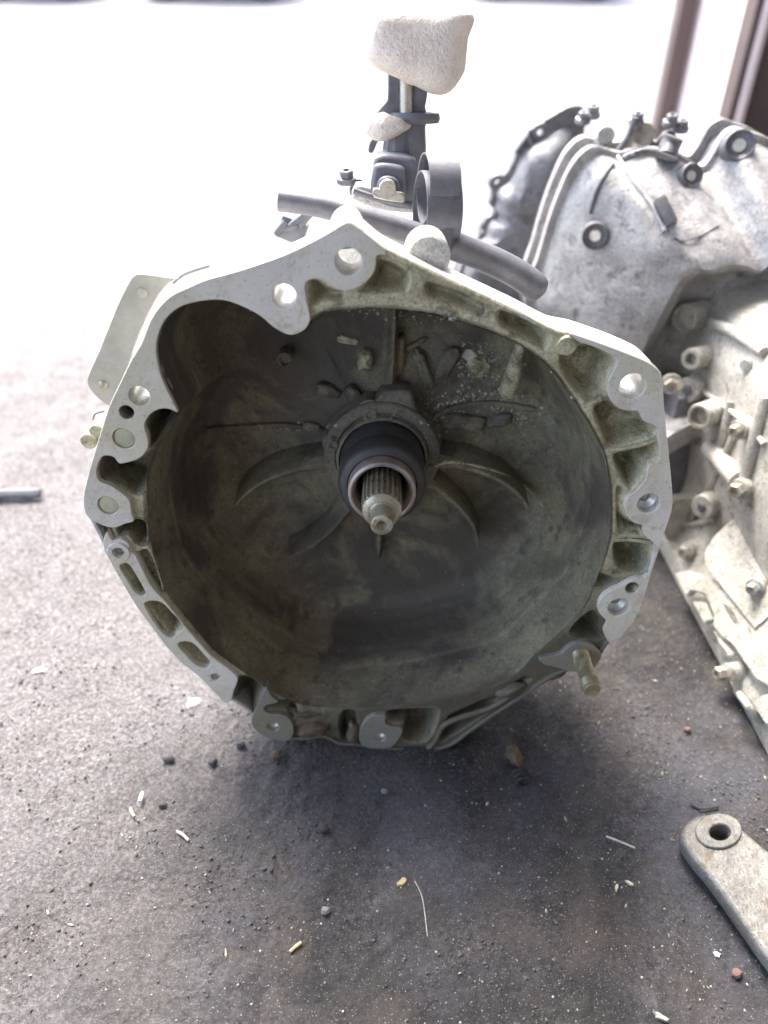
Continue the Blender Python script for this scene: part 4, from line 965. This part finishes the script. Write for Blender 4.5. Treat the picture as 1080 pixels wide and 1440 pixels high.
# alloy arm bottom right
am = empty('suspension_arm', G(1012, 1172), label='grey alloy lever arm with a round eye lying at the lower right', cat='arm')
o_a = G(1012, 1172)
def GA(q, z): p = G(q[0], q[1], z); return (p.x-o_a.x, p.y-o_a.y)
arm = [(960,1178),(963,1160),(978,1148),(1000,1144),(1028,1153),(1048,1168),(1080,1195),(1130,1235),(1180,1290),(1210,1360),(1180,1420),(1130,1405),(1085,1352),(1052,1306),(1025,1268),(1000,1234),(975,1204)]
TZ = 0.022
hole = [GA((1012+15*math.cos(a)*1.0, 1172+11*math.sin(a)), TZ) for a in [2*math.pi*i/24 for i in range(24)]]
plate('arm_plate', [[GA(q, TZ) for q in catmull(arm, 4)], hole], 0.006, TZ, M['arm'], am, 0.0035, frame='XY')
bs = [GA((1012+33*math.cos(a)*1.0-2, 1170+25*math.sin(a)), TZ) for a in [2*math.pi*i/32 for i in range(32)]]
plate('eye_boss', [bs, hole], 0.004, TZ+0.0022, M['arm'], am, 0.0012, frame='XY')
am['label'] = 'grey alloy lever arm with a round eye lying at the lower right'

for o in scene.objects:
    if o.parent is None and 'category' in o:
        g_ = {'stone': 'small stones on the oily ground', 'wood chip': 'wood chips on the oily ground', 'flake': 'pale flakes on the oily ground',
              'straw': 'bits of straw on the oily ground', 'twig': 'twigs on the oily ground', 'gearbox': 'gearboxes standing on the ground'}.get(o['category'])
        if g_: o['group'] = g_

# =================================================================== BUILDINGS / BACKGROUND
gar = empty('garage', (0, -1.5, 0), label='plain open-fronted garage whose roof shades the gearboxes', cat='garage')
def gbox(name, x0, x1, y0, y1, z0, z1, mat, parent=gar, off=Vector((0, -1.5, 0)), bev=0.004):
    return rbox(name, (x1-x0, y1-y0, z1-z0), mat, parent, Vector(((x0+x1)/2, (y0+y1)/2, (z0+z1)/2))-off, (0, 0, 0), bev, 1)
ROOF_Y = 0.55
gbox('roof', -2.0, 3.2, -4.0, ROOF_Y, 2.5, 2.62, M['plaster'])
gbox('wall', -2.0, 3.2, -4.15, -4.0, -0.02, 2.5, M['plaster'])
gbox('wall', 2.2, 2.35, -3.999, 1.6, -0.02, 2.5, M['plaster'])
# gate at the right
gt = empty('doorway', (0.75, 1.6, 0), label='maroon door frame with a pinkish panel at the upper right', cat='doorway')
of = Vector((0.75, 1.6, 0))
def dx(px, Y): return WY(px, 170, Y).x
gbox('door_post', dx(926, 1.9), dx(947, 1.9), 1.90, 1.96, 0, 3.0, M['maroon'], gt, of)
xa, xb = dx(946, 1.93), dx(1024, 1.52)
pn = Vector((xb-xa, -0.41, 0)); ln = pn.length
rbox('door_panel', (ln, 0.02, 3.0), M['pink'], gt, Vector(((xa+xb)/2+0.01, 1.725, 1.5))-of, (0, 0, math.atan2(-0.41, xb-xa)), 0.003, 1)
gbox('door_post', dx(1021, 1.5), dx(1030, 1.5), 1.49, 1.56, 0, 3.0, M['maroon'], gt, of)
gbox('door_trim', dx(1030, 1.5)+.0005, dx(1041, 1.5), 1.48, 1.56, 0, 3.0, M['pink'], gt, of)
gbox('door_leaf', dx(1041, 1.5)+.0005, 2.19, 1.51, 1.56, 0, 3.0, M['maroon'], gt, of)

# parked cars far out on the bright yard (only their lowest edge reaches the frame)
def car(px, w_, Y, mat, label, rot=0.0):
    p = WY(px, 0, Y); e = empty('parked_car', (p.x, Y, 0), (0, 0, rot), label=label, cat='car', group='cars parked on the yard')
    side = [(-w_/2, .28), (-w_/2, .62), (-w_/2+.25, .78), (-w_*.22, .88), (-w_*.12, 1.35), (w_*.22, 1.38), (w_*.36, .95), (w_/2-.05, .86), (w_/2, .55), (w_/2-.03, .28)]
    plate('body', [side], -.8, .8, mat, e, .04)
    plate('side_window', [[(-w_*.17, .92), (-w_*.09, 1.28), (w_*.18, 1.30), (w_*.30, .94)]], -.82, -.79, M['glass'], e, .004)
    for x_ in (-w_*.32, w_*.32):
        wh = lathe('wheel', [(.18, -.02), (.30, -.02), (.32, .02), (.32, .18), (.30, .2), (.1, .2)], M['tyre'], e, (x_, -.84, .32), seg=28)
        lathe('rim', [(.001, .01), (.16, .01), (.19, -.03), (.2, .0)], M['zinc'], wh, (x_, -.84, .32), seg=20)
    return e
car(320, 1.6, 9.7, M['carpaint'], 'blue car far out on the bright yard, left of the lever')
car(85, 1.2, 9.8, M['carpaint'], 'blue car furthest left on the bright yard')
car(750, 1.6, 9.8, M['carwhite'], 'pale car far out on the bright yard, right of the lever')
